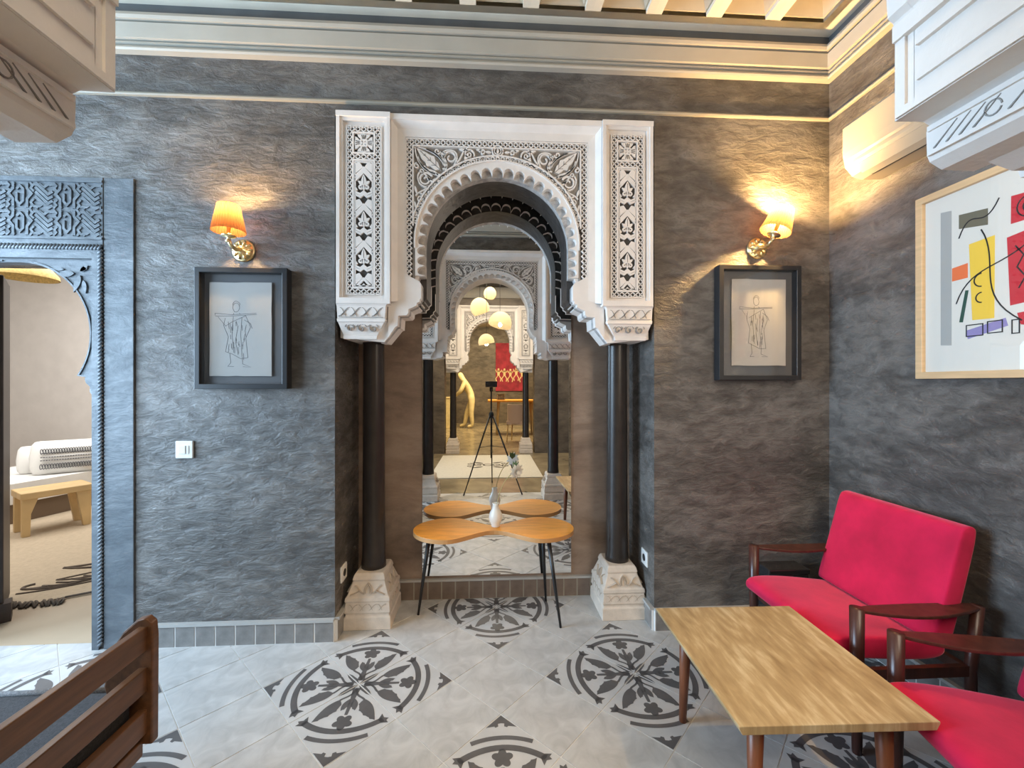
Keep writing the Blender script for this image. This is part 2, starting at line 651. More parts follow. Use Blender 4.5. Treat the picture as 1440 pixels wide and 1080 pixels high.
# ---- arcade wall behind the camera (with the near arch), patio, dining room
mb = MB()
Y0, Y1 = 0.20, 0.50
mb.box(-5.40, -4.15, Y0, Y1, -0.02, 3.62)
mb.box(-4.15, -2.85, Y0, Y1, -0.02, 0.6)
mb.box(-4.15, -2.85, Y0, Y1, 2.7, 3.62)
mb.box(-2.85, -0.93, Y0, Y1, -0.02, 3.62)
mb.box(-0.93, 1.02, Y0, Y1, 2.93, 3.62)
mb.box(1.02, 1.10, Y0, Y1, -0.02, 3.62)
mb.box(1.10, 1.80, Y0, Y1, -0.02, 1.2)
mb.box(1.10, 1.80, Y0, Y1, 2.7, 3.62)
mb.box(1.80, XR, Y0, Y1, -0.02, 3.62)
struct(mb.build('wall_arcade', 'plaster'), 'dark plaster wall around the second arch')
mb = MB()
for x0, x1, z0 in ((-3.6, -0.86, -0.02), (0.94, 3.6, -0.02), (-0.86, 0.94, 2.96)):
    mb.box(x0, x1, -3.30, -2.97, z0, 4.2)
struct(mb.build('wall_patio', 'plaster_brown'), 'brown plaster wall around the third arch')


def plain_wall(name, label, mname, *dims):
    w_ = MB()
    w_.box(*dims)
    return struct(w_.build(name, mname), label)


plain_wall('wall_patio_left', 'plaster wall at one side of the patio', 'plaster', -3.6, -3.4, -2.97, 0.2, -0.02, 3.42)
plain_wall('wall_patio_right', 'plaster wall at the other side of the patio', 'plaster', 3.4, 3.6, -2.97, 0.2, -0.02, 3.42)
plain_wall('wall_dining_back', 'brown plaster wall behind the red painting', 'plaster_brown', -4.2, 4.2, -9.8, -9.6, -0.02, 3.42)
plain_wall('wall_dining_left', 'brown plaster wall of the dining room', 'plaster_brown', -4.2, -4.0, -9.6, -3.3, -0.02, 3.42)
plain_wall('wall_dining_right', 'brown plaster wall of the dining room', 'plaster_brown', 4.0, 4.2, -9.6, -3.3, -0.02, 3.42)
mb = MB()
mb.box(-4.2, 4.2, -9.8, 0.50, 3.42, 3.62)
struct(mb.build('ceiling_patio', 'coffer_cream'), 'plain cream ceiling over the patio and dining room')
mb = MB()
mb.box(-4.2, 4.2, -9.8, 0.10, -0.06, 0.0)
struct(mb.build('floor_patio', 'floor_polished'), 'polished brown stone floor of the patio')
mb = MB()
mb.prism([(-2.97, 3.30), (-2.90, 3.30), (-2.91, 3.26), (-2.93, 3.15), (-2.95, 3.10), (-2.97, 3.10)], 'yz', -3.4, 3.4)
struct(mb.build('trim_patio', 'cornice_cream'), 'cream cornice above the third arch')

# ---- side room seen through the carved doorway
plain_wall('wall_side_room_back', 'smooth beige wall behind the daybed', 'plaster_beige', -7.6, -2.08, 6.2, 6.4, -0.02, 3.2)
plain_wall('wall_side_room_left', 'smooth beige end wall of the side room', 'plaster_beige', -7.6, -7.4, 2.6, 6.2, -0.02, 3.2)
plain_wall('wall_side_room_right', 'smooth beige wall of the side room', 'plaster_beige', -2.08, -1.9, 2.87, 6.2, -0.02, 3.2)
plain_wall('wall_side_room_front', 'smooth beige wall of the side room', 'plaster_beige', -7.6, -2.88, 2.501, 2.6, -0.02, 3.2)
mb = MB()
mb.box(-7.6, -1.9, 2.5, 6.4, 3.2, 3.3)
struct(mb.build('ceiling_side_room', 'plaster_beige'), 'beige ceiling of the side room')
mb = MB()
mb.box(-7.6, -1.9, 2.40, 6.4, -0.06, 0.001)
struct(mb.build('floor_side_room', 'floor_sand'), 'sand coloured floor of the side room')

# ---- floor of square cement tiles laid on the diagonal
S = 0.3055
M0 = Vector((0.054, 2.648, 0))
mb = MB()
mb.box(-5.40, XR + 0.1, 0.10, 2.86, -0.06, -0.0022)
floor = struct(mb.build('floor', 'grout'), 'grey cement tiles laid diagonally with dark floral medallions')
g = 0.0021


def tile_plain_mesh():
    b = MB()
    b.box(g, S - g, g, S - g, -0.010, 0.0)
    return b.mesh('tile', ['tile_plain'])


def tile_motif_mesh():
    b = MB()
    b.box(g, S - g, g, S - g, -0.010, 0.0, 0)
    Z = 0.0005

    def fill(pts):
        b.poly([(S * x, S * y) for x, y in pts], 'xy', Z, 1)

    def band(r0, r1, a0, a1, flare=True):
        pts = arc(0, 0, r1, a0, a1, 16) + arc(0, 0, r0, a1, a0, 16)
        fill(pts)
    band(0.835, 0.920, 8, 82)
    for s in (0, 1):                       # flared ends of the thick band
        def q(pts):
            return [(x, y) if s == 0 else (y, x) for x, y in pts]
        fill(q([(0.775, 0.075), (0.83, 0.175), (0.905, 0.175), (0.965, 0.105), (0.915, 0.10), (0.905, 0.055), (0.850, 0.095)]))
    band(0.995, 1.060, 22.5, 67.5)
    pts = [(0.985, 0.985), (0.985, 0.70), (0.92, 0.79), (0.895, 0.785), (0.880, 0.825), (0.915, 0.855), (0.89, 0.89), (0.855, 0.915), (0.825, 0.880), (0.785, 0.895), (0.79, 0.92), (0.70, 0.985)]
    fill(pts)
    fx = 0.515
    pts = []
    for i in range(60):
        a = 2 * PI * i / 60
        r = 0.085 + 0.050 * abs(math.cos(2.5 * (a - PI / 4)))
        pts.append((fx + r * math.cos(a), fx + r * math.sin(a)))
    fill(pts)
    fill([(0.015, 0.10), (0.06, 0.06), (0.10, 0.015), (0.22, 0.17), (0.44, 0.41), (0.41, 0.44), (0.17, 0.22)])
    for s in (0, 1):
        def q(pts):
            return [(x, y) if s == 0 else (y, x) for x, y in pts]
        # long lobed leaf
        ca, sa = math.cos(math.radians(13)), math.sin(math.radians(13))
        t = []
        for i in range(17):
            u = i / 16
            w = 0.115 * math.sin(PI * u ** 0.7) ** 0.9 + (0.016 if i % 4 == 2 else 0.0)
            t.append((u * 0.47, w))
        for i in range(15, 0, -1):
            u = i / 16
            t.append((u * 0.47, -0.060 * math.sin(PI * u ** 0.8)))
        fill(q([(0.34 + ca * x - sa * y, 0.10 + sa * x + ca * y) for x, y in t]))
        pth = bez((0.06, 0.055), (0.20, 0.17), (0.25, 0.10), (0.35, 0.105), 10)
        fill(q([(x, y + 0.016) for x, y in pth] + [(x, y - 0.016) for x, y in reversed(pth)]))
        t = []
        for i in range(13):
            u = i / 12
            t.append((u * 0.23, 0.052 * math.sin(PI * u) + (0.012 if i % 3 == 1 else 0)))
        for i in range(11, 0, -1):
            u = i / 12
            t.append((u * 0.23, -0.040 * math.sin(PI * u)))
        ca, sa = math.cos(math.radians(30)), math.sin(math.radians(30))
        fill(q([(0.24 + ca * x - sa * y, 0.185 + sa * x + ca * y) for x, y in t]))
        fill(q([(0.02, 0.010), (0.12, 0.045), (0.26, 0.034), (0.33, 0.010)]))
    return b.mesh('tile', ['tile_light', 'tile_motif'])


TP, TM = tile_plain_mesh(), tile_motif_mesh()
pv = Vector((math.cos(PI / 4), math.sin(PI / 4), 0))
qv = Vector((-math.sin(PI / 4), math.cos(PI / 4), 0))
for i in range(-20, 21):
    for j in range(-20, 21):
        c = M0 + pv * S * (i + 0.5) + qv * S * (j + 0.5)
        inroom = -5.25 < c.x < XR + 0.17 and 0.30 < c.y < W + 0.17
        inarch = -0.80 < c.x < 0.95 and 0.15 < c.y < 0.6
        inniche = NL - 0.1 < c.x < NR + 0.1 and W < c.y < NB + 0.12
        indoor = -2.9 < c.x < -2.0 and c.y < 2.42 and c.y > 2.0
        if not (inroom or inarch or inniche or indoor):
            continue
        a, b_ = i % 3, j % 3
        mc = M0 + pv * S * (i + (1 if a == 2 else 0)) + qv * S * (j + (1 if b_ == 2 else 0))
        cut = mc.y > 2.4 and abs(mc.x - M0.x) > 0.3      # along the wall the cut medallions are plain tiles
        if a in (0, 2) and b_ in (0, 2) and not cut:
            di, dj, rot = {(0, 0): (0, 0, 0), (2, 0): (1, 0, 1), (2, 2): (1, 1, 2), (0, 2): (0, 1, 3)}[(a, b_)]
            p = M0 + pv * S * (i + di) + qv * S * (j + dj)
            link_mesh('tile', TM, floor, p, (0, 0, PI / 4 + rot * PI / 2))
        else:
            p = M0 + pv * S * i + qv * S * j
            link_mesh('tile', TP, floor, p, (0, 0, PI / 4))

# ---- skirting tiles


def skirting(name, label, runs, h=0.112, cap=True, mname='skirting_tile', bed='grout'):
    base = MB()
    capb = MB()
    for axis, fixed, sgn, a0, a1, w in runs:
        t = 0.016 * sgn
        lo, hi = sorted((fixed, fixed + t * 0.88))
        if axis == 'x':
            base.box(a0, a1, lo, hi, 0.0, h)
            l2, h2 = sorted((fixed, fixed + t * 1.5))
            capb.box(a0, a1, l2, h2, h, h + 0.014)
        else:
            base.box(lo, hi, a0, a1, 0.0, h)
            l2, h2 = sorted((fixed, fixed + t * 1.5))
            capb.box(l2, h2, a0, a1, h, h + 0.014)
    o = struct(base.build(name, bed), label)
    if cap:
        capb.build('cap_strip', 'skirting_cap', o)
    cache = {}
    for axis, fixed, sgn, a0, a1, w in runs:
        n = max(1, round((a1 - a0) / w))
        d = (a1 - a0) / n
        for k in range(n):
            key = (axis, sgn, round(d, 4))
            if key not in cache:
                t = MB()
                lo, hi = sorted((0.0, 0.016 * sgn))
                if axis == 'x':
                    t.box(-d / 2 + 0.004, d / 2 - 0.004, lo, hi, 0.004, h - 0.004)
                else:
                    t.box(lo, hi, -d / 2 + 0.003, d / 2 - 0.003, 0.004, h - 0.004)
                cache[key] = t.mesh('tile', [mname])
            c = a0 + d * (k + 0.5)
            link_mesh('tile', cache[key], o, (c, fixed, 0) if axis == 'x' else (fixed, c, 0))
    return o


skirting('baseboard_back', 'grey glazed skirting tiles along the dark plaster wall', [
    ('x', W, -1, -1.845, NL, 0.103), ('x', W, -1, NR, XR, 0.103),
    ('y', NL, 1, W, NB, 0.10), ('y', NR, -1, W, NB, 0.10)])
skirting('baseboard_niche', 'brown grey skirting tiles along the foot of the niche', [('x', NB, -1, NL, NR, 0.088)], h=0.118, mname='skirting_brown', bed='rail_taupe')
skirting('baseboard_right', 'grey glazed skirting tiles below the poster wall', [('y', XR, -1, 0.5, W, 0.103)])

# ---- cornice, frieze, picture rail
prof = [(0, 3.117), (-0.036, 3.117), (-0.042, 3.126), (-0.036, 3.140), (-0.016, 3.141), (-0.016, 3.147), (-0.040, 3.150), (-0.038, 3.160), (-0.016, 3.161), (-0.016, 3.167),
        (-0.050, 3.172), (-0.058, 3.244), (-0.026, 3.245), (-0.026, 3.255), (-0.066, 3.258), (-0.072, 3.272), (-0.066, 3.290), (-0.060, 3.294), (0, 3.294)]
mb = MB()
mb.prism([(W + a, b) for a, b in prof], 'yz', -5.2, XR + 0.05)
struct(mb.build('trim_1', 'cornice_cream'), 'cream stepped cornice along the niche wall')
mb = MB()
mb.prism([(XR + a - 0.0006, b - 0.0007) for a, b in prof] , 'xz', 0.5, W + 0.05)
struct(mb.build('trim_2', 'cornice_cream'), 'cream stepped cornice along the poster wall')
mb = MB()
mb.box(-5.2, XR, W - 0.012, W, 3.294, CZ)
mb.box(XR - 0.012, XR, 0.5, W, 3.294, CZ)
struct(mb.build('trim_3', 'frieze_grey'), 'plain blue grey frieze above the cornice')
mb = MB()
rp = [(0, 2.898), (-0.012, 2.900), (-0.016, 2.908), (-0.012, 2.917), (0, 2.919)]
mb.prism([(W + a, b) for a, b in rp], 'yz', -5.2, XR)
mb.prism([(XR + a, b - 0.0006) for a, b in rp], 'xz', 0.5, W + 0.04)
struct(mb.build('trim_4', 'rail_taupe'), 'thin cream picture rail below the cornice')

mb = MB()
mb.prism([(0.5 - a, c) for a, c in prof], 'yz', -5.2, XR)
struct(mb.build('trim_5', 'cornice_cream'), 'cream stepped cornice along the arcade wall')

# ---- coffered ceiling
CW, RB = 0.247, 0.085
PT = CW + RB
mb = MB()
mb.box(-5.40, XR + 0.2, 0.1, 2.87, CZ + 0.165, CZ + 0.22)
mb.box(-5.40, XR + 0.2, 2.24, 2.45, CZ, CZ + 0.17)
mb.box(1.845 , XR + 0.2, 0.1, 2.24, CZ, CZ + 0.17)
ceiling = struct(mb.build('ceiling', 'coffer_cream'), 'cream ceiling of deep square coffers')
b = MB()
h = CW / 2
o4 = [(-PT / 2, -PT / 2), (PT / 2, -PT / 2), (PT / 2, PT / 2), (-PT / 2, PT / 2)]
i4 = [(-h, -h), (h, -h), (h, h), (-h, h)]
k4 = [(x * 0.93, y * 0.93) for x, y in i4]
t4 = [(x * 0.45, y * 0.45) for x, y in i4]
b.loft([[(x, y, 0) for x, y in o4], [(x, y, 0) for x, y in i4], [(x, y, 0.022) for x, y in i4]], 0, caps=False)
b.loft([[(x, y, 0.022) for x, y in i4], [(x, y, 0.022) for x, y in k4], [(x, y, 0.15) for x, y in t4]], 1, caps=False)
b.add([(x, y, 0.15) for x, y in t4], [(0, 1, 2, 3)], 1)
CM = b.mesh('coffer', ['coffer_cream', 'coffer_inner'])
for r in range(5):
    for k in range(22):
        link_mesh('coffer', CM, ceiling, (1.845 - h - 0.0 - k * PT - RB * 0.0 - (PT - CW) * 0.0, 2.24 - h - r * PT, CZ))

# ================================================================== carved arches
def smooth_scallops(R, zc, depth, n, zlow, nv):
    """half outline (x>0) of the lobed opening, from the crown down to zlow"""
    path = []
    tot_half = n / 2.0
    for k in range(int(math.ceil(tot_half))):
        a_c = 90 - 180.0 / n * k if n % 2 else 90 - 180.0 / n * (k + 0.5)
        a0 = a_c + 90.0 / n
        a1 = a_c - 90.0 / n
        if k == 0 and n % 2:
            a0 = 90.0
        m = 7
        for i in range(m + 1):
            u = i / m
            a = a0 + (a1 - a0) * u
            uu = abs((a - a_c) / (90.0 / n))
            lobe = math.sqrt(max(0.0, 1 - (uu * 0.985) ** 2))
            r = R + depth * (0.04 + 0.96 * lobe)
            if uu > 0.90:
                r = R
            path.append((r * math.cos(math.radians(a)), zc + r * math.sin(math.radians(a))))
    pitch = (zc - zlow) / nv
    for k in range(nv):
        for i in range(8):
            u = i / 7.0
            z = zc - pitch * (k + u)
            uu = abs(2 * u - 1)
            lobe = math.sqrt(max(0.0, 1 - (uu * 0.985) ** 2))
            r = R if uu > 0.90 else R + depth * lobe
            path.append((r, z))
    return path


def circle_half(R, zc, zlow, n=26):
    p = [(R * math.cos(math.radians(90 - 90 * i / n)), zc + R * math.sin(math.radians(90 - 90 * i / n))) for i in range(n + 1)]
    p.append((R, zlow))
    return p


CORBEL_NICHE = [(0.437, 1.982), (0.443, 1.965), (0.430, 1.950), (0.422, 1.935), (0.422, 1.856), (0.430, 1.850), (0.430, 1.838), (0.446, 1.832), (0.446, 1.818), (0.470, 1.806), (0.490, 1.798), (0.492, 1.775), (0.503, 1.764), (0.546, 1.761), (0.550, 1.704), (0.562, 1.700), (0.628, 1.618)]
CORBEL_ARCADE = [(0.470, 1.965), (0.490, 1.945), (0.510, 1.935), (0.512, 1.900), (0.520, 1.893), (0.523, 1.886), (0.523, 1.756), (0.565, 1.757), (0.575, 1.752), (0.570, 1.742), (0.571, 1.709), (0.575, 1.700), (0.593, 1.690), (0.629, 1.688), (0.665, 1.677)]


def outline(half, corbel, xo, zt, zcap):
    """closed polygon of one half of the slab, x > 0"""
    pts = [(0.0, zt)] + [(xo, zt), (xo, zcap)]
    tail = list(corbel)
    tail.reverse()
    hf = list(half)
    hf.reverse()
    return pts + tail + hf


def slab(mb, half, corbel, xo, zt, zcap, y0, y1, m=0):
    o = outline(half, corbel, xo, zt, zcap)
    mb.prism(o, 'xz', y0, y1, m)
    mb.prism([(-x, z) for x, z in o], 'xz', y0, y1, m)


def lattice(mb, x0, x1, z0, z1, along, y0, y1, w=0.0050, pitch=0.029, m=0):
    """crossing diagonal strands filling a narrow strip"""
    if along == 'z':
        n = max(2, int(round((z1 - z0) / pitch)))
        d = (z1 - z0) / n
        for ph in (0, 1):
            mb.ribbon([((x0 if (k + ph) % 2 else x1), z0 + d * k) for k in range(n + 1)], w, 'xz', y0, y1, m)
    else:
        n = max(2, int(round((x1 - x0) / pitch)))
        d = (x1 - x0) / n
        for ph in (0, 1):
            mb.ribbon([(x0 + d * k, (z0 if (k + ph) % 2 else z1)) for k in range(n + 1)], w, 'xz', y0, y1, m)


def rect(x0, x1, z0, z1):
    return [(x0, z0), (x1, z0), (x1, z1), (x0, z1)]


def frame_ring(mb, x0, x1, z0, z1, w, y0, y1, m=0):
    mb.ribbon(rect(x0 + w / 2, x1 - w / 2, z0 + w / 2, z1 - w / 2), w, 'xz', y0, y1, m, closed=True)


def pilaster_panel():
    """carved panel, x from -0.090 to 0.090, z from 1.870 to 2.772, front at y=0 (ground 0.012 behind)"""
    b = MB()
    x0, x1, z0, z1 = -0.090, 0.090, 1.870, 2.772
    yf, yg = 0.0, 0.011
    b.box(x0, x1, yg, yg + 0.004, z0, z1, 1)
    bw = 0.029
    frame_ring(b, x0 - 0.004, x1 + 0.004, z0 - 0.004, z1 + 0.004, 0.007, yf, yg)
    lattice(b, x0 + 0.002, x0 + bw, z0, z1, 'z', yf, yg)
    lattice(b, x1 - bw, x1 - 0.002, z0, z1, 'z', yf, yg)
    zs = 2.610
    for za, zb in ((z0 + 0.001, z0 + bw - 0.002), (z1 - bw + 0.002, z1 - 0.001), (zs - 0.013, zs + 0.013)):
        lattice(b, x0 + bw, x1 - bw, za, zb, 'x', yf, yg)
    # upper square with a four petalled rosette
    sq = (x0 + bw, x1 - bw, zs + 0.014, z1 - bw)
    frame_ring(b, *sq, 0.009, yf - 0.001, yg)
    cx, cz = 0.0, (sq[2] + sq[3]) / 2
    for a in (0, 90, 180, 270):
        ca, sa = math.cos(math.radians(a)), math.sin(math.radians(a))
        pet = [(-0.006, 0.008), (-0.014, 0.020), (-0.030, 0.036), (-0.034, 0.046), (-0.018, 0.046), (0.0, 0.050), (0.018, 0.046), (0.034, 0.046), (0.030, 0.036), (0.014, 0.020), (0.006, 0.008)]
        pts = [(cx + ca * u - sa * v, cz + sa * u + ca * v) for u, v in pet]
        b.prism(pts, 'xz', yf + 0.001, yg, 0, back=False)
        for da in (-14, 0, 14):
            v0, v1 = 0.022, 0.044
            t = math.radians(a + 90 + da)
            b.ribbon([(cx + v0 * math.cos(t), cz + v0 * math.sin(t)), (cx + v1 * math.cos(t), cz + v1 * math.sin(t))], 0.003, 'xz', yf - 0.0005, yf + 0.002, 1)
        t = math.radians(a + 45)
        b.prism(arc(cx + 0.021 * math.cos(t), cz + 0.021 * math.sin(t), 0.005, 0, 330, 9), 'xz', yf, yg, 0, back=False)
    b.prism(arc(cx, cz, 0.008, 0, 340, 12), 'xz', yf + 0.002, yg, 0, back=False)
    # long panel with chevrons and fleurons
    lz0, lz1 = z0 + bw, zs - 0.014
    lx0, lx1 = x0 + bw, x1 - bw
    frame_ring(b, lx0, lx1, lz0, lz1, 0.0095, yf - 0.001, yg)
    frame_ring(b, lx0 + 0.012, lx1 - 0.012, lz0 + 0.012, lz1 - 0.012, 0.006, yf, yg)
    ix = lx1 - 0.0165
    top = lz1 - 0.016
    n = 3
    span = (lz1 - lz0 - 0.032 - 0.068) / n
    zq = span / 0.166

    def plates(zt):
        for s in (-1, 1):
            b.prism([(s * ix, zt - 0.052 * zq), (s * ix, zt - 0.006 * zq), (s * 0.022, zt), (s * 0.004, zt - 0.022 * zq)], 'xz', yf, yg, 0, back=False)
        b.ribbon([(-ix, zt - 0.066 * zq), (0, zt - 0.026 * zq), (ix, zt - 0.066 * zq)], 0.0125, 'xz', yf, yg, 0)
    for k in range(n):
        zt = top - span * k
        plates(zt)
        b.ribbon([(-ix, zt - 0.081 * zq), (0, zt - 0.041 * zq), (ix, zt - 0.081 * zq)], 0.0125, 'xz', yf, yg, 0)
        zc = zt - 0.112 * zq
        for s in (-1, 1):
            b.prism(arc(s * 0.0165, zc, 0.0125, 0, 340, 12), 'xz', yf, yg, 0, back=False)
            b.prism(arc(s * 0.0165, zc, 0.0035, 0, 330, 8), 'xz', yf - 0.0005, yf + 0.002, 1)
            b.prism(leaf(s * 0.003, zc + 0.010 * zq, 90 - s * 52, 0.036, 0.017), 'xz', yf, yg, 0, back=False)
            b.prism([(s * ix, zc - 0.020 * zq), (s * ix, zc + 0.004 * zq), (s * 0.031, zc - 0.012 * zq)], 'xz', yf, yg, 0, back=False)
        b.prism(leaf(0, zc + 0.006 * zq, 90, 0.052 * zq, 0.026), 'xz', yf - 0.0005, yg, 0, back=False)
        b.ribbon([(0, zc + 0.014 * zq), (0, zc + 0.048 * zq)], 0.0022, 'xz', yf - 0.001, yf + 0.001, 1)
        b.prism([(-0.012, zc + 0.006 * zq), (0, zc - 0.018 * zq), (0.012, zc + 0.006 * zq)], 'xz', yf, yg, 0, back=False)
        for dz in (0.0, -0.0135):
            b.ribbon([(-ix, zc - 0.022 * zq + dz), (-0.018, zc - 0.032 * zq + dz), (0, zc - 0.020 * zq + dz), (0.018, zc - 0.032 * zq + dz), (ix, zc - 0.022 * zq + dz)], 0.0105, 'xz', yf, yg, 0)
    zt = top - span * n
    plates(zt)
    b.prism([(-0.022, zt - 0.068 * zq), (0, zt - 0.046 * zq), (0.022, zt - 0.068 * zq)], 'xz', yf, yg, 0, back=False)
    b.prism([(-0.010, zt - 0.065 * zq), (0, zt - 0.054 * zq), (0.010, zt - 0.065 * zq)], 'xz', yf - 0.0005, yf + 0.002, 1)
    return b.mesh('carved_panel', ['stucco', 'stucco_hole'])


PANEL = pilaster_panel()
ZC, RI, RO = 2.170, 0.458, 0.486     # lattice ring of the arch


def spandrel_mesh():
    """carved field between the square frame and the round arch, front at y=0"""
    b = MB()
    yf, yg = 0.0, 0.016
    # dark ground with the arch cut out of it
    half = [(0, 2.742)] + [(0.506, 2.742), (0.506, 1.960), (RI, 1.960)] + [(RI * math.cos(math.radians(a)), ZC + RI * math.sin(math.radians(a))) for a in range(0, 91, 3)]
    for s in (1, -1):
        b.prism([(s * x, z) for x, z in half], 'xz', yg, yg + 0.004, 1, back=False)
    # square border of lattice over dark backing
    for s in (-1, 1):
        xa, xb = sorted((s * 0.502, s * 0.470))
        b.box(xa, xb, yg - 0.001, yg + 0.001, 1.962, 2.738, 2)
    b.box(-0.474, 0.474, yg - 0.001, yg + 0.001, 2.706, 2.738, 2)
    b.ribbon(arc(0, ZC, (RI + RO) / 2, 8, 172, 60), RO - RI - 0.004, 'xz', yg - 0.0014, yg + 0.001, 2)
    for s in (-1, 1):
        xa, xb = sorted((s * 0.502, s * 0.474))
        lattice(b, xa, xb, 1.965, 2.735, 'z', yf, yg, m=0)
        b.box(min(s * 0.471, s * 0.463), max(s * 0.471, s * 0.463), yf - 0.002, yg, 2.26, 2.70)
        b.box(min(s * 0.507, s * 0.501), max(s * 0.507, s * 0.501), yf - 0.002, yg, 1.955, 2.742)
    lattice(b, -0.474, 0.474, 2.708, 2.735, 'x', yf, yg)
    b.box(-0.471, 0.471, yf - 0.002, yg, 2.696, 2.704)
    b.box(-0.507, 0.507, yf - 0.002, yg, 2.735, 2.742)
    # lattice ring
    a_lo = 12.0
    for ph in (0, 1):
        pts = []
        n = 46
        for k in range(n + 1):
            a = math.radians(a_lo + (180 - 2 * a_lo) * k / n)
            r = RI + 0.003 if (k + ph) % 2 else RO - 0.004
            pts.append((r * math.cos(a), ZC + r * math.sin(a)))
        b.ribbon(pts, 0.0055, 'xz', yf, yg)
    b.ribbon(arc(0, ZC, RO, 16, 164, 60), 0.008, 'xz', yf - 0.003, yg)
    b.ribbon(arc(0, ZC, RI, -4, 184, 70), 0.008, 'xz', yf - 0.003, yg)
    # rosette in the middle of the crown
    b.ribbon(arc(0, 2.683, 0.030, 0, 350, 24), 0.006, 'xz', yf - 0.003, yg)
    b.ribbon(arc(0, 2.683, 0.019, 0, 350, 20), 0.0045, 'xz', yf - 0.003, yg)
    b.prism(leaf(0, 2.668, 90, 0.030, 0.014), 'xz', yf - 0.002, yg, 0, back=False)
    # arabesque, one half mirrored
    wv = lambda w0, w1: (lambda t: w0 + (w1 - w0) * t)
    for s in (-1, 1):
        def X(pts):
            return [(s * x, z) for x, z in pts]

        def rib(pts, w):
            b.ribbon(X(pts), w, 'xz', yf, yg)

        def fill(pts):
            b.prism(X(pts), 'xz', yf, yg, 0, back=False)
        # palmette pointing to the corner
        fill([(0.318, 2.572), (0.345, 2.568), (0.372, 2.590), (0.392, 2.588), (0.400, 2.612), (0.420, 2.630), (0.447, 2.688), (0.395, 2.664), (0.372, 2.650), (0.350, 2.642), (0.345, 2.622), (0.330, 2.610)])
        rib(bez((0.300, 2.600), (0.310, 2.640), (0.345, 2.665), (0.395, 2.682), 10), 0.007)
        rib(bez((0.345, 2.548), (0.392, 2.556), (0.428, 2.590), (0.440, 2.640), 10), 0.007)
        rib(spiral(0.300, 2.655, 0.014, 0.004, 0, 1.2, 14), 0.005)
        rib(spiral(0.420, 2.560, 0.014, 0.004, 270, -1.2, 14), 0.005)
        b.ribbon(X([(0.312, 2.566), (0.372, 2.618), (0.428, 2.672)]), 0.004, 'xz', yf - 0.001, yf + 0.001, 1)
        for u in (0.25, 0.5, 0.75):
            cx, cz = 0.312 + 0.116 * u, 2.566 + 0.106 * u
            b.ribbon(X([(cx, cz), (cx + 0.030 * (1.1 - u), cz + 0.002)]), 0.003, 'xz', yf - 0.001, yf + 0.001, 1)
            b.ribbon(X([(cx, cz), (cx + 0.002, cz + 0.030 * (1.1 - u))]), 0.003, 'xz', yf - 0.001, yf + 0.001, 1)
        rib(bez((0.290, 2.545), (0.330, 2.530), (0.455, 2.570), (0.455, 2.690), 14), wv(0.012, 0.005))
        rib(bez((0.290, 2.552), (0.270, 2.600), (0.330, 2.680), (0.440, 2.692), 14), wv(0.012, 0.005))
        # scroll towards the crown
        rib(spiral(0.262, 2.640, 0.042, 0.010, -60, 1.35), wv(0.010, 0.006))
        rib(bez((0.290, 2.556), (0.262, 2.560), (0.235, 2.590), (0.226, 2.640), 10), 0.010)
        rib(bez((0.226, 2.640), (0.220, 2.690), (0.290, 2.690), (0.305, 2.665), 10), 0.007)
        rib(spiral(0.160, 2.662, 0.030, 0.007, 200, -1.3), wv(0.008, 0.005))
        rib(bez((0.232, 2.610), (0.205, 2.622), (0.195, 2.690), (0.168, 2.693), 10), 0.007)
        fill(leaf(0.222, 2.600, 160, 0.085, 0.020))
        fill(leaf(0.130, 2.640, 178, 0.070, 0.014))
        rib(spiral(0.085, 2.676, 0.017, 0.005, 0, 1.2, 16), 0.006)
        fill(leaf(0.036, 2.676, 5, 0.036, 0.014))
        # scroll towards the springing
        rib(spiral(0.398, 2.515, 0.040, 0.009, 150, -1.35), wv(0.010, 0.006))
        rib(bez((0.300, 2.545), (0.325, 2.512), (0.350, 2.480), (0.395, 2.474), 10), 0.010)
        rib(bez((0.395, 2.474), (0.445, 2.478), (0.450, 2.540), (0.430, 2.555), 10), 0.007)
        rib(spiral(0.425, 2.410, 0.028, 0.007, 80, 1.3), wv(0.008, 0.005))
        rib(bez((0.385, 2.478), (0.400, 2.450), (0.440, 2.450), (0.452, 2.425), 10), 0.007)
        fill(leaf(0.362, 2.482, -42, 0.072, 0.018))
        fill(leaf(0.438, 2.388, -84, 0.055, 0.014))
        fill(leaf(0.350, 2.500, 30, 0.050, 0.016))
        rib(spiral(0.449, 2.330, 0.014, 0.004, 100, 1.1, 14), 0.005)
        rib(bez((0.330, 2.540), (0.345, 2.575), (0.395, 2.560), (0.405, 2.590), 8), 0.007)
        rib(bez((0.305, 2.575), (0.265, 2.585), (0.285, 2.630), (0.310, 2.650), 8), 0.007)
        rib(spiral(0.335, 2.672, 0.018, 0.005, 180, 1.1, 14), 0.006)
        rib(spiral(0.446, 2.590, 0.016, 0.005, 90, -1.1, 14), 0.006)
        fill(leaf(0.185, 2.628, 120, 0.05, 0.018))
        fill(leaf(0.215, 2.690, 190, 0.055, 0.014))
        fill(leaf(0.120, 2.690, 190, 0.045, 0.012))
        fill(leaf(0.405, 2.452, 200, 0.045, 0.016))
        fill(leaf(0.458, 2.480, 255, 0.05, 0.013))
        fill(leaf(0.458, 2.395, 262, 0.045, 0.011))
        rib(bez((0.250, 2.585), (0.225, 2.580), (0.205, 2.600), (0.185, 2.612), 8), 0.006)
        rib(bez((0.345, 2.520), (0.372, 2.500), (0.380, 2.530), (0.405, 2.545), 8), 0.006)
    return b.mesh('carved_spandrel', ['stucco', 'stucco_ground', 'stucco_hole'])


SPANDREL = spandrel_mesh()


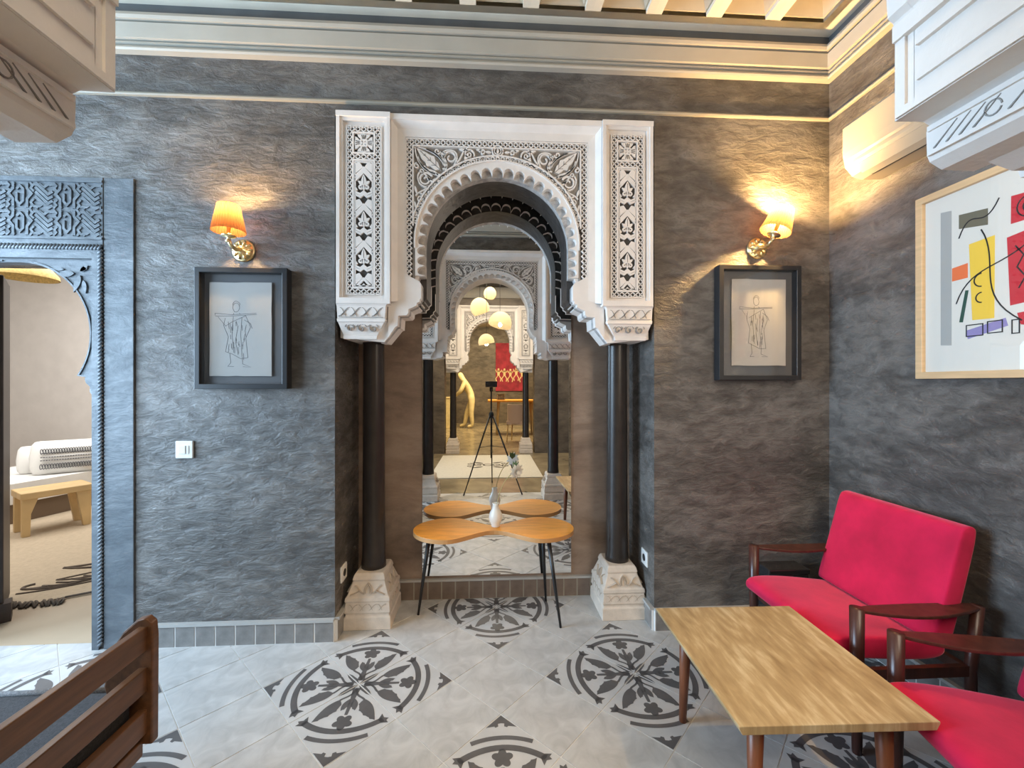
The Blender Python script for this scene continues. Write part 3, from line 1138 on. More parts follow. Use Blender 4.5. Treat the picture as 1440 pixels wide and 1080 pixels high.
def zig_band(b, x0, x1, z0, z1, y, n, m=1):
    """engraved plait on a flat face"""
    d = (x1 - x0) / n
    for k in range(n):
        xa = x0 + d * k
        b.ribbon(bez((xa, z0), (xa + d * 0.45, z0), (xa + d * 0.55, z1), (xa + d, z1), 6), 0.004, 'xz', y - 0.001, y + 0.002, m)
        b.ribbon(bez((xa + d * 0.1, z1), (xa + d * 0.3, z1), (xa + d * 0.45, (z0 + z1) / 2), (xa + d * 0.6, z0), 6), 0.003, 'xz', y - 0.001, y + 0.002, m)


def make_arch(name, label, loc, rz, corbel, sx=1.0, sz=1.0, dark_back=True, intrados=False, T=0.34):
    root = thing(name, label, 'arch', loc, rz)
    root.scale = (sx, 1.0, sz)
    C = [(x / sx, z / sz) for x, z in corbel] if sx != 1.0 else corbel
    XO, ZT, ZCAP = 0.865, 2.846, 1.830
    # 1. slab with the lobed opening
    zl = 1.985
    half = smooth_scallops(0.404, 2.150, 0.042, 21, zl, 3)
    cor = C
    cor2 = [(0.4040, 1.95), (0.4040, 1.875), (0.418, 1.862), (0.418, 1.850), (0.436, 1.838), (0.436, 1.826), (0.62, 1.820)] if dark_back else C
    b = MB()
    slab(b, half, cor, XO, ZT, 1.64, 0.057, 0.076, 0)
    b.build('scalloped_slab', 'stucco', root)
    b = MB()
    slab(b, circle_half(0.4035, 2.150, zl), cor, XO, ZT, 1.64, 0.076, 0.120, 0)
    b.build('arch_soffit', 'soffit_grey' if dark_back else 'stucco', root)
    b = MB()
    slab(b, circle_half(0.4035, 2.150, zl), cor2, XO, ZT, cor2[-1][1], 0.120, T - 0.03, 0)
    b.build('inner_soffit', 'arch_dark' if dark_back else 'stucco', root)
    if dark_back:
        for s in (-1, 1):
            b = MB()
            low = [(s * x, z) for x, z in cor if z < 1.90]
            b.prism([(s * 0.66, low[-1][1])] + [(s * 0.66, low[0][1])] + low, 'xz', 0.120, 0.235)
            b.build('corbel_block', 'stucco', root)
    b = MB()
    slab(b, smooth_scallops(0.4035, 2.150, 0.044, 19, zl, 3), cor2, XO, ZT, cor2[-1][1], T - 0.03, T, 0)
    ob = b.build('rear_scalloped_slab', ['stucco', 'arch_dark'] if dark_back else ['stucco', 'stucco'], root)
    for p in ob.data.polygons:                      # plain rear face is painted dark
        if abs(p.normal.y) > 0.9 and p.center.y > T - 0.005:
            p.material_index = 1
    # plain moulded ring between the lobes and the lattice
    b = MB()
    ring = arc(0, ZC, RI - 0.002, 0, 180, 60)
    half_s = smooth_scallops(0.4032, 2.150, 0.0424, 21, zl, 3)
    o = [(RI - 0.002, zl)] + [(x, z) for x, z in arc(0, ZC, RI - 0.002, 0, 90, 30)] + half_s
    for s in (1, -1):
        b.prism([(s * x, z) for x, z in o], 'xz', 0.040, 0.058, 0, back=False)
    b.build('lobed_ring', 'stucco', root)
    # 2. carved spandrel
    link_mesh('carved_spandrel', SPANDREL, root, (0, 0.034, 0))
    # 3. splayed frame around the field
    b = MB()
    outer = [(-0.578, 1.83), (-0.578, 2.818), (0.578, 2.818), (0.578, 1.83)]
    mid = [(-0.548, 1.84), (-0.548, 2.786), (0.548, 2.786), (0.548, 1.84)]
    inner = [(-0.508, 1.855), (-0.508, 2.744), (0.508, 2.744), (0.508, 1.855)]
    rows = [(outer, -0.004), (mid, 0.026), (inner, 0.030), (inner, 0.055)]
    for (p0, y0), (p1, y1) in zip(rows, rows[1:]):
        for k in range(3):
            b.add([(p0[k][0], y0, p0[k][1]), (p0[k + 1][0], y0, p0[k + 1][1]), (p1[k + 1][0], y1, p1[k + 1][1]), (p1[k][0], y1, p1[k][1])], [(0, 1, 2, 3)])
    b.box(-0.578, 0.578, -0.010, 0.055, 2.816, ZT)
    b.build('splayed_frame', 'stucco', root)
    # lower cheeks of the field, down to the corbels
    for s in (-1, 1):
        b = MB()
        pts = [(s * 0.600, 1.64), (s * 0.600, 1.99), (s * 0.506, 1.99)] + [(s * x, z) for x, z in cor if z < 1.96 and x < 0.600 and z > 1.64]
        b.prism(pts, 'xz', 0.030, 0.0575, 0, back=False)
        b.build('corbel_cheek', 'stucco', root)
    # 4. pilasters with their capitals
    for s in (-1, 1):
        xc = s * 0.722
        b = MB()
        x0, x1 = xc - 0.142, xc + 0.142
        b.box(x0, x1, 0.006, 0.052, ZCAP, ZT - 0.006)
        b.box(x0 - 0.001, x1 + 0.001, -0.022, 0.05, ZT - 0.028, ZT)
        b.box(x0 + 0.0004, x1 - 0.0004, -0.0195, 0.0492, ZCAP - 0.012, ZCAP + 0.018)
        for xa, xb, yy in ((x0, x0 + 0.018, -0.018), (x1 - 0.018, x1, -0.018), (x0 + 0.018, x0 + 0.032, -0.010), (x1 - 0.032, x1 - 0.018, -0.010)):
            b.box(xa, xb, yy, 0.05, ZCAP, ZT - 0.01)
        b.box(x0 + 0.0182, x1 - 0.0182, -0.0092, 0.0495, ZT - 0.046, ZT - 0.0285)
        pil = b.build('pilaster', 'stucco', root)
        link_mesh('carved_panel', PANEL, pil, (xc, -0.006, 0))
        # capital: stepped block tapering to the column
        b = MB()
        xi, xo_ = s * 0.612, s * 0.866

        def ring(zz, i0, o0, f0, r0):
            xs = sorted((s * i0, s * o0))
            return [(xs[0], f0, zz), (xs[1], f0, zz), (xs[1], r0, zz), (xs[0], r0, zz)]
        b.loft([ring(1.822, 0.585, 0.866, -0.018, T), ring(1.814, 0.600, 0.866, -0.010, T), ring(1.806, 0.606, 0.865, -0.004, T), ring(1.742, 0.612, 0.863, 0.002, T), ring(1.736, 0.608, 0.864, -0.004, T),
                ring(1.722, 0.612, 0.862, -0.004, T), ring(1.718, 0.618, 0.860, 0.004, T), ring(1.654, 0.660, 0.842, 0.036, T), ring(1.650, 0.660, 0.842, 0.030, T), ring(1.632, 0.664, 0.840, 0.032, T)])
        capital = b.build('capital', 'stucco', root)
        b = MB()
        xs = sorted((s * 0.62, s * 0.855))
        zig_band(b, xs[0], xs[1], 1.752, 1.798, -0.003, 4, 0)
        for zz in (1.746, 1.802):
            b.box(xs[0], xs[1], -0.0035, 0.004, zz - 0.0012, zz + 0.0012)
        for k in range(4):
            xa = xs[0] + (xs[1] - xs[0]) / 4 * k
            b.ribbon(bez((xa + 0.012, 1.760), (xa + 0.030, 1.760), (xa + 0.034, 1.788), (xa + 0.052, 1.790), 6), 0.0030, 'xz', -0.004, 0.003, 0)
        for k in range(3):
            cx = xs[0] + 0.055 + 0.062 * k
            b.ribbon(spiral(cx, 1.688, 0.022, 0.006, 60 * k, 1.1, 14), 0.004, 'xz', 0.009, 0.024, 0)
            b.ribbon(arc(cx, 1.686, 0.028, 20, 160, 8), 0.004, 'xz', 0.009, 0.024, 0)
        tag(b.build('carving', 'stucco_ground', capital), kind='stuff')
    # 5. carving on the inner sides of the corbels
    if intrados:
        for s in (-1, 1):
            b = MB()
            def face(x, y0, y1, z0, z1, t):
                xs = sorted((s * x / sx, s * (x - t) / sx))
                b.box(xs[0], xs[1], y0, y1, z0 / sz, z1 / sz)
            face(0.523, 0.034, T, 1.757, 1.768, 0.004)
            face(0.523, 0.034, T, 1.862, 1.885, 0.008)
            face(0.523, 0.034, 0.048, 1.768, 1.862, 0.004)
            face(0.523, 0.064, T, 1.790, 1.797, 0.0045)
            face(0.523, 0.064, T, 1.836, 1.846, 0.006)
            face(0.571, 0.034, T, 1.740, 1.747, 0.0045)
            face(0.571, 0.034, T, 1.706, 1.712, 0.0045)
            tag(b.build('intrados_moulding', 'stucco', root), kind='stuff')
            b = MB()
            xx = s * 0.5705 / sx
            dn, up = (xx - s * 0.0012, xx + s * 0.001)
            for k in range(4):
                yb = 0.040 + 0.085 * k
                for j in range(4):
                    y0 = yb + 0.016 * j
                    b.ribbon([(y0, 1.714 / sz), (y0 + 0.010, 1.722 / sz), (y0 + 0.030, 1.738 / sz)], lambda t: 0.0022 * (1 - 0.6 * t), 'yz', dn, up)
                b.ribbon([(y, z / sz) for y, z in arc(yb + 0.07, 1.726, 0.009, 0, 340, 14)], 0.0016, 'yz', dn, up)
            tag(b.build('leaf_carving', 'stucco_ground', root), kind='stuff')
    return root


def make_column(name, label, loc, sx=1.0, h=1.645, s=1):
    """dark round shaft on a carved stepped foot, foot centre at the origin; s=+1: foot carved towards +x"""
    t = thing(name, label, 'column', loc)
    b = MB()
    b.lathe([(0.0, 0.29), (0.072, 0.29), (0.070, 0.33), (0.066, 0.36), (0.060, h - 0.03), (0.066, h), (0.0, h)], (0, 0, 0), 28)
    b.build('shaft', 'column_dark', t)
    b = MB()

    def ring(zz, hw, hd):
        return [(-hw, -hd, zz), (hw, -hd, zz), (hw, hd, zz), (-hw, hd, zz)]
    b.loft([ring(0.0, 0.132, 0.150), ring(0.068, 0.130, 0.148), ring(0.076, 0.122, 0.140), ring(0.088, 0.122, 0.140), ring(0.094, 0.128, 0.146), ring(0.150, 0.122, 0.140), ring(0.160, 0.126, 0.144), ring(0.176, 0.124, 0.142),
            ring(0.184, 0.116, 0.134), ring(0.258, 0.088, 0.108), ring(0.266, 0.092, 0.112), ring(0.288, 0.086, 0.104), ring(0.300, 0.078, 0.096)])
    base = b.build('carved_base', 'stone_cream', t, bevel=0.003)
    b = MB()

    def front(pts, w, hd0, hd1, z0, z1):
        pass
    for face in range(3):
        cb = MB()
        y = -0.1415
        zig_band(cb, -0.105, 0.105, 0.104, 0.142, y - 0.002, 4, 0)
        yl = -0.1225
        cb.ribbon(bez((-0.02, 0.195), (-0.03, 0.23), (-0.01, 0.245), (0, 0.25), 8) + bez((0, 0.25), (0.01, 0.245), (0.03, 0.23), (0.02, 0.195), 8)[1:], 0.004, 'xz', yl - 0.008, yl + 0.01)
        cb.ribbon(bez((-0.010, 0.200), (-0.016, 0.222), (-0.004, 0.235), (0, 0.238), 6) + bez((0, 0.238), (0.004, 0.235), (0.016, 0.222), (0.010, 0.2), 6)[1:], 0.003, 'xz', yl - 0.008, yl + 0.01)
        for q in (-1, 1):
            cb.ribbon([(q * x, z) for x, z in bez((0.02, 0.198), (0.05, 0.20), (0.06, 0.24), (0.085, 0.238), 8)], 0.004, 'xz', yl - 0.008, yl + 0.01)
            cb.ribbon([(q * x, z) for x, z in bez((0.045, 0.215), (0.07, 0.20), (0.085, 0.20), (0.098, 0.192), 8)], 0.0035, 'xz', yl - 0.012, yl + 0.01)
        # lean the leaf band back with the slope of the base
        vs = []
        for (x, yy, z) in cb.v:
            if z > 0.186:
                yy = yy + (z - 0.220) * 0.36
                x = x * (1 - (z - 0.184) * 2.2)
            vs.append((x, yy, z))
        ang = (0, PI / 2, -PI / 2)[face]
        ca, sa = math.cos(ang), math.sin(ang)
        sc = 1.0 if face == 0 else 0.875
        vs = [((x * ca - (yy if face == 0 else yy + 0.018) * sa), (x * sa + (yy if face == 0 else yy + 0.018) * ca), z) for x, yy, z in vs]
        b.add(vs, cb.f, 0)
    tag(b.build('carving', 'stone_carve', base), kind='stuff')
    return t


AX = 0.055
FY = 2.335
niche_arch = make_arch('carved_arch', 'white carved stucco arch with lobed edge framing the mirror niche', (AX, FY, 0), 0.0, CORBEL_NICHE)
make_column('column', 'dark round column on carved stone foot in the niche, beside the light switch wall', (-0.680, 2.585, 0))
make_column('column', 'dark round column on carved stone foot in the niche, on the armchair side', (0.800, 2.600, 0))
make_arch('carved_arch', 'carved stucco arch of the arcade that the camera tripod stands in', (0.050, 0.598, 0), PI, CORBEL_ARCADE, 1.07, 1.03, False, True, 0.36)
make_column('column', 'dark round column of the arcade arch beside the slatted settee', (-0.72, 0.33, 0), h=1.69)
make_column('column', 'dark round column of the arcade arch beside the red armchairs', (0.80, 0.33, 0), h=1.69)
make_arch('carved_arch', 'carved stucco arch between patio and dining room, seen in the mirror', (0.035, -2.93, 0), PI, CORBEL_NICHE, 1.0001, 1.035, False)
make_column('column', 'dark column of the far arch near the statue, seen in the mirror', (-0.70, -3.13, 0), h=1.70)
make_column('column', 'dark column of the far arch near the pale dining chair', (0.77, -3.13, 0), h=1.70)

# mirror
b = MB()
b.box(-0.483, 0.483, 0.0, 0.004, 0.0, 2.55)
mir = b.build('mirror', 'mirror_silver', None, loc=(0.0625, 2.762, 0.150))
tag(mir, 'tall frameless mirror in the niche reflecting the arcade', 'mirror')

# ================================================================== carved doorway to the side room
dr = bpy.data.objects.new('door_1', None)
col.objects.link(dr)
dr.location = (-2.46, W, 0)
struct(dr, 'blue grey carved doorway with horseshoe arch and fretwork panel')
# all local x are measured from the doorway axis
b = MB()
for s in (-1, 1):
    xs = sorted((s * 0.608, s * 0.458))
    b.box(xs[0], xs[1], -0.009, 0.0, 0.0, 2.462)
b.box(-0.458, 0.458, -0.012, 0.0, 2.10, 2.462)
b.build('surround', 'plaster_blue', dr, bevel=0.003)
# fretwork of interlaced straps
b = MB()
zr0, zr1 = 2.150, 2.430
cell = 0.140
for r in range(2):
    zc = zr0 + cell * (r + 0.5)
    for k in range(-4, 4):
        xc = k * 0.1145 + 0.057
        hw, hh = 0.052, 0.064
        if k % 2 == 0:
            b.ribbon([(xc - 0.016, zc + 0.012), (xc - 0.016, zc - 0.030), (xc, zc - 0.048), (xc + 0.016, zc - 0.030), (xc + 0.016, zc + 0.030), (xc, zc + 0.048), (xc - 0.016, zc + 0.030)], 0.012, 'xz', -0.019, -0.011)
            for s in (-1, 1):
                b.ribbon([(xc + s * 0.034, zc - hh), (xc + s * 0.034, zc - 0.020), (xc + s * 0.056, zc + 0.008), (xc + s * 0.034, zc + 0.034), (xc + s * 0.034, zc + hh)], 0.013, 'xz', -0.018, -0.011)
        else:
            for q in (-0.036, -0.012, 0.012, 0.036):
                b.ribbon([(xc - 0.040, zc + q + 0.030), (xc - 0.020, zc + q + 0.010), (xc + 0.022, zc + q - 0.030), (xc + 0.044, zc + q - 0.016)], 0.014, 'xz', -0.018, -0.011)
            for q in (-0.056, 0.056):
                b.ribbon([(xc - 0.052, zc + q), (xc - 0.020, zc + q), (xc, zc + q * 0.72), (xc + 0.020, zc + q), (xc + 0.052, zc + q)], 0.013, 'xz', -0.017, -0.011)
for r in range(2):
    zc = zr0 + cell * (r + 0.5)
    for k in range(-3, 4):
        xc = k * 0.1145
        for q in (-1, 1):
            b.ribbon([(xc - 0.010, zc + q * 0.066), (xc + 0.004, zc + q * 0.050), (xc - 0.006, zc + q * 0.036), (xc + 0.010, zc + q * 0.020)], 0.011, 'xz', -0.0175, -0.011)
            b.ribbon([(xc + 0.022, zc + q * 0.066), (xc + 0.030, zc + q * 0.056)], 0.010, 'xz', -0.0165, -0.011)
            b.ribbon([(xc - 0.034, zc + q * 0.062), (xc - 0.022, zc + q * 0.050)], 0.010, 'xz', -0.0165, -0.011)
for zz in (zr0 - 0.008, zr1 + 0.008):
    b.box(-0.458, 0.458, -0.020, -0.011, zz - 0.006, zz + 0.006)
b.build('fretwork', 'plaster_blue', dr)
# rope beading
b = MB()


def rope(p0, p1, n, r, horiz):
    for k in range(n):
        u = (k + 0.5) / n
        x = p0[0] + (p1[0] - p0[0]) * u
        z = p0[1] + (p1[1] - p0[1]) * u
        d = 0.011
        if horiz:
            q = [(x - 0.010, -0.012, z - d), (x + 0.010, -0.012, z + d)]
        else:
            q = [(x - d, -0.012, z - 0.010), (x + d, -0.012, z + 0.010)]
        b.tube(q, 0.0065, 5, flat=1.2)


rope((-0.452, 2.098), (0.452, 2.098), 52, 0.006, True)
for s in (-1, 1):
    rope((s * 0.446, 0.02), (s * 0.446, 2.085), 104, 0.006, False)
b.build('rope_beading', 'plaster_blue', dr)
# frame with the horseshoe opening
b = MB()
hs = [(0.388, 0.0), (0.388, 1.300), (0.383, 1.330), (0.372, 1.342), (0.372, 1.372), (0.352, 1.392), (0.346, 1.412), (0.350, 1.422)]
hs += [(0.030 + 0.342 * math.cos(math.radians(a)), 1.648 + 0.372 * math.sin(math.radians(a))) for a in range(-36, 91, 6)]
poly = [(0.0, 2.088), (0.436, 2.088), (0.436, 0.0)] + hs + [(0.0, 2.020)]
for s in (1, -1):
    b.prism([(s * x, z) for x, z in poly], 'xz', 0.012, 0.07)
    b.prism([(s * x, z) for x, z in [(0.0, 2.088), (0.436, 2.088), (0.436, 0.0), (0.402, 0.0), (0.402, 2.040), (0.0, 2.040)]], 'xz', -0.012, 0.012)
b.build('horseshoe_frame', 'plaster_blue', dr)
b = MB()
for s in (1, -1):
    b.prism([(s * x, z) for x, z in [(0.436, 0), (0.3885, 0), (0.3885, 2.06), (0.436, 2.06)]], 'xz', 0.07, 0.26)
    for cx, cz, an, ln, wd in ((0.300, 1.965, 185, 0.085, 0.032), (0.330, 1.955, 250, 0.095, 0.030), (0.330, 1.975, 40, 0.050, 0.022), (0.315, 1.990, 0, 0.05, 0.03), (0.345, 1.930, 280, 0.07, 0.022), (0.250, 1.985, 175, 0.06, 0.016)):
        b.prism([(s * x, z) for x, z in leaf(cx, cz, an, ln, wd)], 'xz', 0.004, 0.013)
    b.ribbon([(s * x, z) for x, z in [(0.030 + 0.350 * math.cos(math.radians(a)), 1.648 + 0.380 * math.sin(math.radians(a))) for a in range(-34, 88, 6)]], 0.007, 'xz', 0.006, 0.013)
b.build('leaf_carving', 'plaster_blue', dr)
# open dark door leaf on the far jamb
dl = bpy.data.objects.new('door_2', None)
col.objects.link(dl)
dl.location = (-2.815, 2.64, 0)
dl.rotation_euler = (0, 0, math.radians(133))
struct(dl, 'dark wooden door leaf standing open in the carved doorway')
b = MB()
b.box(0, 0.40, 0.0, 0.045, 0.03, 2.02)
b.build('door_leaf', 'door_dark', dl, bevel=0.004)
b = MB()
b.box(-0.02, 0.07, -0.03, 0.06, 0.001, 0.11)
b.build('door_stop', 'door_dark', dl)

# ================================================================== framed drawings


def drawing_strokes(v, seed):
    """figure in a robe carrying a pole on the shoulders, as pencil strokes in [0,1]x[0,1.5]"""
    rnd = random.Random(seed)
    st = []

    def j(p):
        return [(x + rnd.uniform(-0.006, 0.006), z + rnd.uniform(-0.006, 0.006)) for x, z in p]
    st.append(j(arc(0.37, 1.10, 0.055, 0, 360, 18, 0.075)))
    st.append(j(arc(0.37, 1.13, 0.062, 10, 175, 10, 0.07)))
    st += [j([(0.33, 1.01), (0.32, 0.98)]), j([(0.42, 1.01), (0.44, 0.98)])]
    st += [j([(0.03, 1.00), (0.30, 0.985), (0.70, 1.005)]), j([(0.03, 0.96), (0.30, 0.965), (0.70, 0.99)])]
    st += [j([(0.03, 1.00), (0.03, 0.96)]), j([(0.08, 0.95), (0.20, 0.80), (0.30, 0.86), (0.52, 0.97)])]
    st += [j([(0.20, 0.92), (0.17, 0.80), (0.24, 0.62), (0.20, 0.38)]), j([(0.52, 0.97), (0.60, 0.78), (0.52, 0.60), (0.56, 0.28)])]
    st += [j([(0.20, 0.38), (0.30, 0.34), (0.44, 0.27), (0.56, 0.28)]), j([(0.33, 0.95), (0.30, 0.70), (0.33, 0.36)])]
    st += [j([(0.46, 0.93), (0.44, 0.66), (0.47, 0.30)]), j([(0.40, 0.80), (0.36, 0.55), (0.40, 0.33)])]
    st += [j([(0.50, 0.90), (0.60, 0.84), (0.63, 0.76)]), j([(0.27, 0.84), (0.28, 0.68)])]
    st += [j([(0.27, 0.36), (0.28, 0.20), (0.24, 0.14), (0.33, 0.14)]), j([(0.47, 0.29), (0.47, 0.18), (0.60, 0.13), (0.48, 0.13)])]
    for k in range(26):
        x = rnd.uniform(0.24, 0.54)
        z = rnd.uniform(0.35, 0.9)
        st.append([(x, z), (x + rnd.uniform(-0.02, 0.02), z - rnd.uniform(0.05, 0.12))])
    return st


def picture(name, label, x0, x1, z0, z1, depth, px0, px1, pz0, pz1, seed, flip=False):
    t = thing(name, label, 'picture frame', ((x0 + x1) / 2, W, z0), 0, 'box framed drawings')
    cx = (x0 + x1) / 2
    w, h = x1 - x0, z1 - z0
    fw = 0.026
    b = MB()
    b.ribbon(rect(-w / 2 + fw / 2, w / 2 - fw / 2, fw / 2, h - fw / 2), fw, 'xz', -depth, -0.001, 0, closed=True)
    b.build('frame', 'frame_black', t, bevel=0.002)
    b = MB()
    b.box(-w / 2 + fw * 0.5, w / 2 - fw * 0.5, -0.012, -0.002, fw * 0.5, h - fw * 0.5)
    b.build('backing_board', 'backing', t)
    b = MB()
    rnd = random.Random(seed)
    pts = []
    for (ax, az), (bx, bz) in (((px0, pz0), (px1, pz0)), ((px1, pz0), (px1, pz1)), ((px1, pz1), (px0, pz1)), ((px0, pz1), (px0, pz0))):
        for k in range(7):
            u = k / 7
            pts.append((ax + (bx - ax) * u - cx + rnd.uniform(-0.0016, 0.0016), az + (bz - az) * u - z0 + rnd.uniform(-0.0016, 0.0016)))
    b.prism(pts, 'xz', -0.022, -0.020)
    paper = b.build('paper', 'paper', t)
    b = MB()
    sc = (px1 - px0)
    for st in drawing_strokes(None, seed):
        p = [((px0 - cx) + sc * (0.06 + x * 1.0 if not flip else 0.12 + x * 0.9), (pz0 - z0) + sc * (0.02 + z * 1.02)) for x, z in st]
        b.ribbon(p, 0.0022, 'xz', -0.0224, -0.0219)
    b.build('pencil_drawing', 'pencil', paper)
    b = MB()
    b.box(-w / 2 + fw * 0.8, w / 2 - fw * 0.8, -depth + 0.010, -depth + 0.012, fw * 0.8, h - fw * 0.8)
    b.build('glass', 'clear_glass', t)
    return t


picture('picture_frame', 'black box frame with pencil figure drawing hung above the light switch', -1.518, -1.050, 1.360, 1.993, 0.055, -1.462, -1.145, 1.428, 1.922, 3)
picture('picture_frame', 'black box frame with pencil figure drawing beside the corner with the air conditioner', 1.283, 1.758, 1.408, 2.050, 0.055, 1.372, 1.690, 1.490, 1.978, 8, True)

# ================================================================== sconces


def sconce(label, loc, tilt, power):
    t = thing('wall_sconce', label, 'wall lamp', loc, 0, 'pleated wall sconces')
    b = MB()
    b.lathe([(0.0, 0.0), (0.058, 0.0), (0.060, 0.006), (0.052, 0.012), (0.046, 0.010), (0.040, 0.018), (0.022, 0.026), (0.018, 0.040), (0.0, 0.042)], (0, 0, 0), 28)
    b.v = [(x, -z, y) for x, y, z in b.v]
    rose = b.build('wall_plate', 'brass', t)
    b = MB()
    for k in range(10):
        a = 2 * PI * k / 10
        b.tube([(0.026 * math.cos(a), -0.020, 0.026 * math.sin(a)), (0.040 * math.cos(a), -0.022, 0.040 * math.sin(a)), (0.050 * math.cos(a), -0.014, 0.050 * math.sin(a))], 0.006, 6)
    b.build('leaf_ornament', 'brass', rose)
    b = MB()
    b.tube([(0, -0.03, 0), (0, -0.07, -0.014), (0, -0.11, -0.010), (0, -0.135, 0.012)], lambda u: 0.012 - 0.003 * u, 10)
    b.tube([(0, -0.135, 0.012), (0, -0.150, 0.004)], 0.008, 8)
    b.build('arm', 'brass', t)
    hd = bpy.data.objects.new('lamp_head', None)
    col.objects.link(hd)
    hd.parent = t
    hd.location = (0, -0.135, 0.012)
    hd.rotation_euler = (0, tilt, 0)
    b = MB()
    b.lathe([(0.0, 0.0), (0.008, 0.0), (0.010, 0.006), (0.006, 0.012), (0.030, 0.018), (0.034, 0.022), (0.030, 0.026), (0.007, 0.028), (0.008, 0.05), (0.010, 0.085), (0.0, 0.086)], (0, 0, 0), 18)
    b.build('candle_cup', 'brass', hd)
    b = MB()
    b.lathe([(0.076, 0.042), (0.0495, 0.176)], (0, 0, 0), 72, pleat=0.022, npl=1, smooth=False)
    b.build('lamp_shade', 'shade_fabric', hd)
    b = MB()
    b.lathe([(0.0, 0.086), (0.009, 0.090), (0.014, 0.104), (0.011, 0.120), (0.0, 0.130)], (0, 0, 0), 14)
    b.build('bulb', 'bulb_glow', hd)
    point_light('sconce_light', (0, 0, 0.150), power, (1.0, 0.60, 0.22), 0.018, hd)
    return t


sconce('upright brass wall sconce with brown pleated shade above the light switch wall', (-1.298, W, 2.095), 0.0, 20.0)
sconce('tilted brass wall sconce with brown pleated shade near the air conditioner corner', (1.532, W, 2.158), math.radians(22), 68.0)

# ================================================================== switch and sockets
t = thing('light_switch', 'square white light switch on the blue grey plaster', 'switch', (-1.598, W, 1.040))
b = MB()
b.box(-0.044, 0.044, -0.011, 0.0, -0.046, 0.046)
b.build('cover_plate', 'plastic_white', t, bevel=0.004)
b = MB()
b.box(-0.026, 0.010, -0.017, -0.010, -0.022, 0.022)
b.build('rocker', 'plastic_white', t, bevel=0.002)
b = MB()
b.box(0.012, 0.026, -0.014, -0.010, -0.022, 0.022)
b.build('rocker', 'plastic_white', t, bevel=0.002)


def socket(label, x, sgn, y, z):
    t = thing('wall_socket', label, 'socket', (x, y, z), 0, 'sockets in the niche sides')
    b = MB()
    xs = sorted((0.0, sgn * 0.010))
    b.box(xs[0], xs[1], -0.046, 0.046, -0.044, 0.044)
    b.build('cover_plate', 'plastic_white', t, bevel=0.003)
    b = MB()
    b.lathe([(0.0, 0.0), (0.020, 0.0), (0.021, 0.0025), (0.0, 0.003)], (0, 0, 0), 16)
    b.v = [(sgn * (0.0095 + z_), x_, y_) for x_, y_, z_ in b.v]
    b.build('outlet', 'plastic_dark', t)


socket('white socket low in the niche beside the column of the switch wall side', NL, 1, 2.470, 0.315)
socket('white socket low in the niche beside the column of the armchair side', NR, -1, 2.475, 0.358)

# ================================================================== air conditioner
t = thing('air_conditioner', 'cream split air conditioner high on the poster wall', 'air conditioner', (XR, 1.62, 2.41))
b = MB()
pr = [(0, 0.0), (-0.10, -0.004), (-0.150, 0.012), (-0.188, 0.055), (-0.200, 0.11), (-0.200, 0.245), (-0.188, 0.262), (-0.05, 0.275), (0, 0.275)]
b.prism(pr, 'xz', -0.40, 0.405)
b.build('housing', 'plastic_cream', t, bevel=0.006)
b = MB()
b.prism([(-0.196, 0.068), (-0.203, 0.078), (-0.206, 0.112), (-0.206, 0.240), (-0.199, 0.240), (-0.199, 0.1)], 'xz', -0.385, 0.385)
b.build('front_cover', 'plastic_cream', t)
b = MB()
b.prism([(-0.112, -0.008), (-0.146, 0.004), (-0.180, 0.040), (-0.176, 0.044), (-0.142, 0.010)], 'xz', -0.35, 0.35)
b.build('louvre', 'plastic_cream', t)
b = MB()
b.prism([(-0.100, -0.0065), (-0.110, -0.0068), (-0.110, -0.002), (-0.100, -0.002)], 'xz', -0.34, 0.34)
b.build('air_slot', 'plastic_dark', t)

# ================================================================== poster on the side wall (abstract print)
t = thing('poster', 'large framed abstract print with yellow red and violet blocks in pale wood frame', 'poster', (XR, 1.81, 0))
t.rotation_euler = (0, 0, -PI / 2)      # local x runs along the wall towards the arcade, local y out of the room
PW = 0.62
b = MB()
b.ribbon(rect(0.0, PW + 0.024, 1.424, 2.205), 0.030, 'xz', -0.028, -0.001, 0, closed=True)
b.build('frame', 'oak', t, bevel=0.002)
b = MB()
b.box(0.010, PW + 0.012, -0.010, -0.002, 1.434, 2.195)
sheet = b.build('print_sheet', 'poster_paper', t)
blocks = [('ink_grey', [(0.079, 2.125), (0.122, 2.118), (0.122, 1.549), (0.079, 1.553)]),
          ('ink_yellow', [(0.187, 1.954), (0.276, 1.962), (0.274, 1.641), (0.199, 1.644)]),
          ('ink_red', [(0.314, 1.938), (0.430, 1.956), (0.425, 1.690), (0.324, 1.680)]),
          ('ink_orange', [(0.124, 1.873), (0.183, 1.880), (0.183, 1.820), (0.124, 1.818)]),
          ('ink_olive', [(0.150, 2.088), (0.253, 2.075), (0.253, 2.010), (0.150, 2.030)]),
          ('ink_red', [(0.327, 2.089), (0.420, 2.080), (0.420, 1.985), (0.326, 1.985)]),
          ('ink_violet', [(0.176, 1.604), (0.310, 1.637), (0.318, 1.606), (0.183, 1.569)]),
          ('ink_red', [(0.345, 1.649), (0.420, 1.655), (0.420, 1.590), (0.356, 1.605)]),
          ('ink_green', [(0.174, 1.770), (0.186, 1.768), (0.165, 1.640), (0.151, 1.642)]),
          ('ink_yellow', [(0.47, 1.90), (0.55, 1.91), (0.55, 1.66), (0.48, 1.67)])]
for i, (mname, pts) in enumerate(blocks):
    b = MB()
    b.prism(pts, 'xz', -0.0106, -0.0100, 0, back=False)
    b.build('colour_block', mname, sheet)
b = MB()
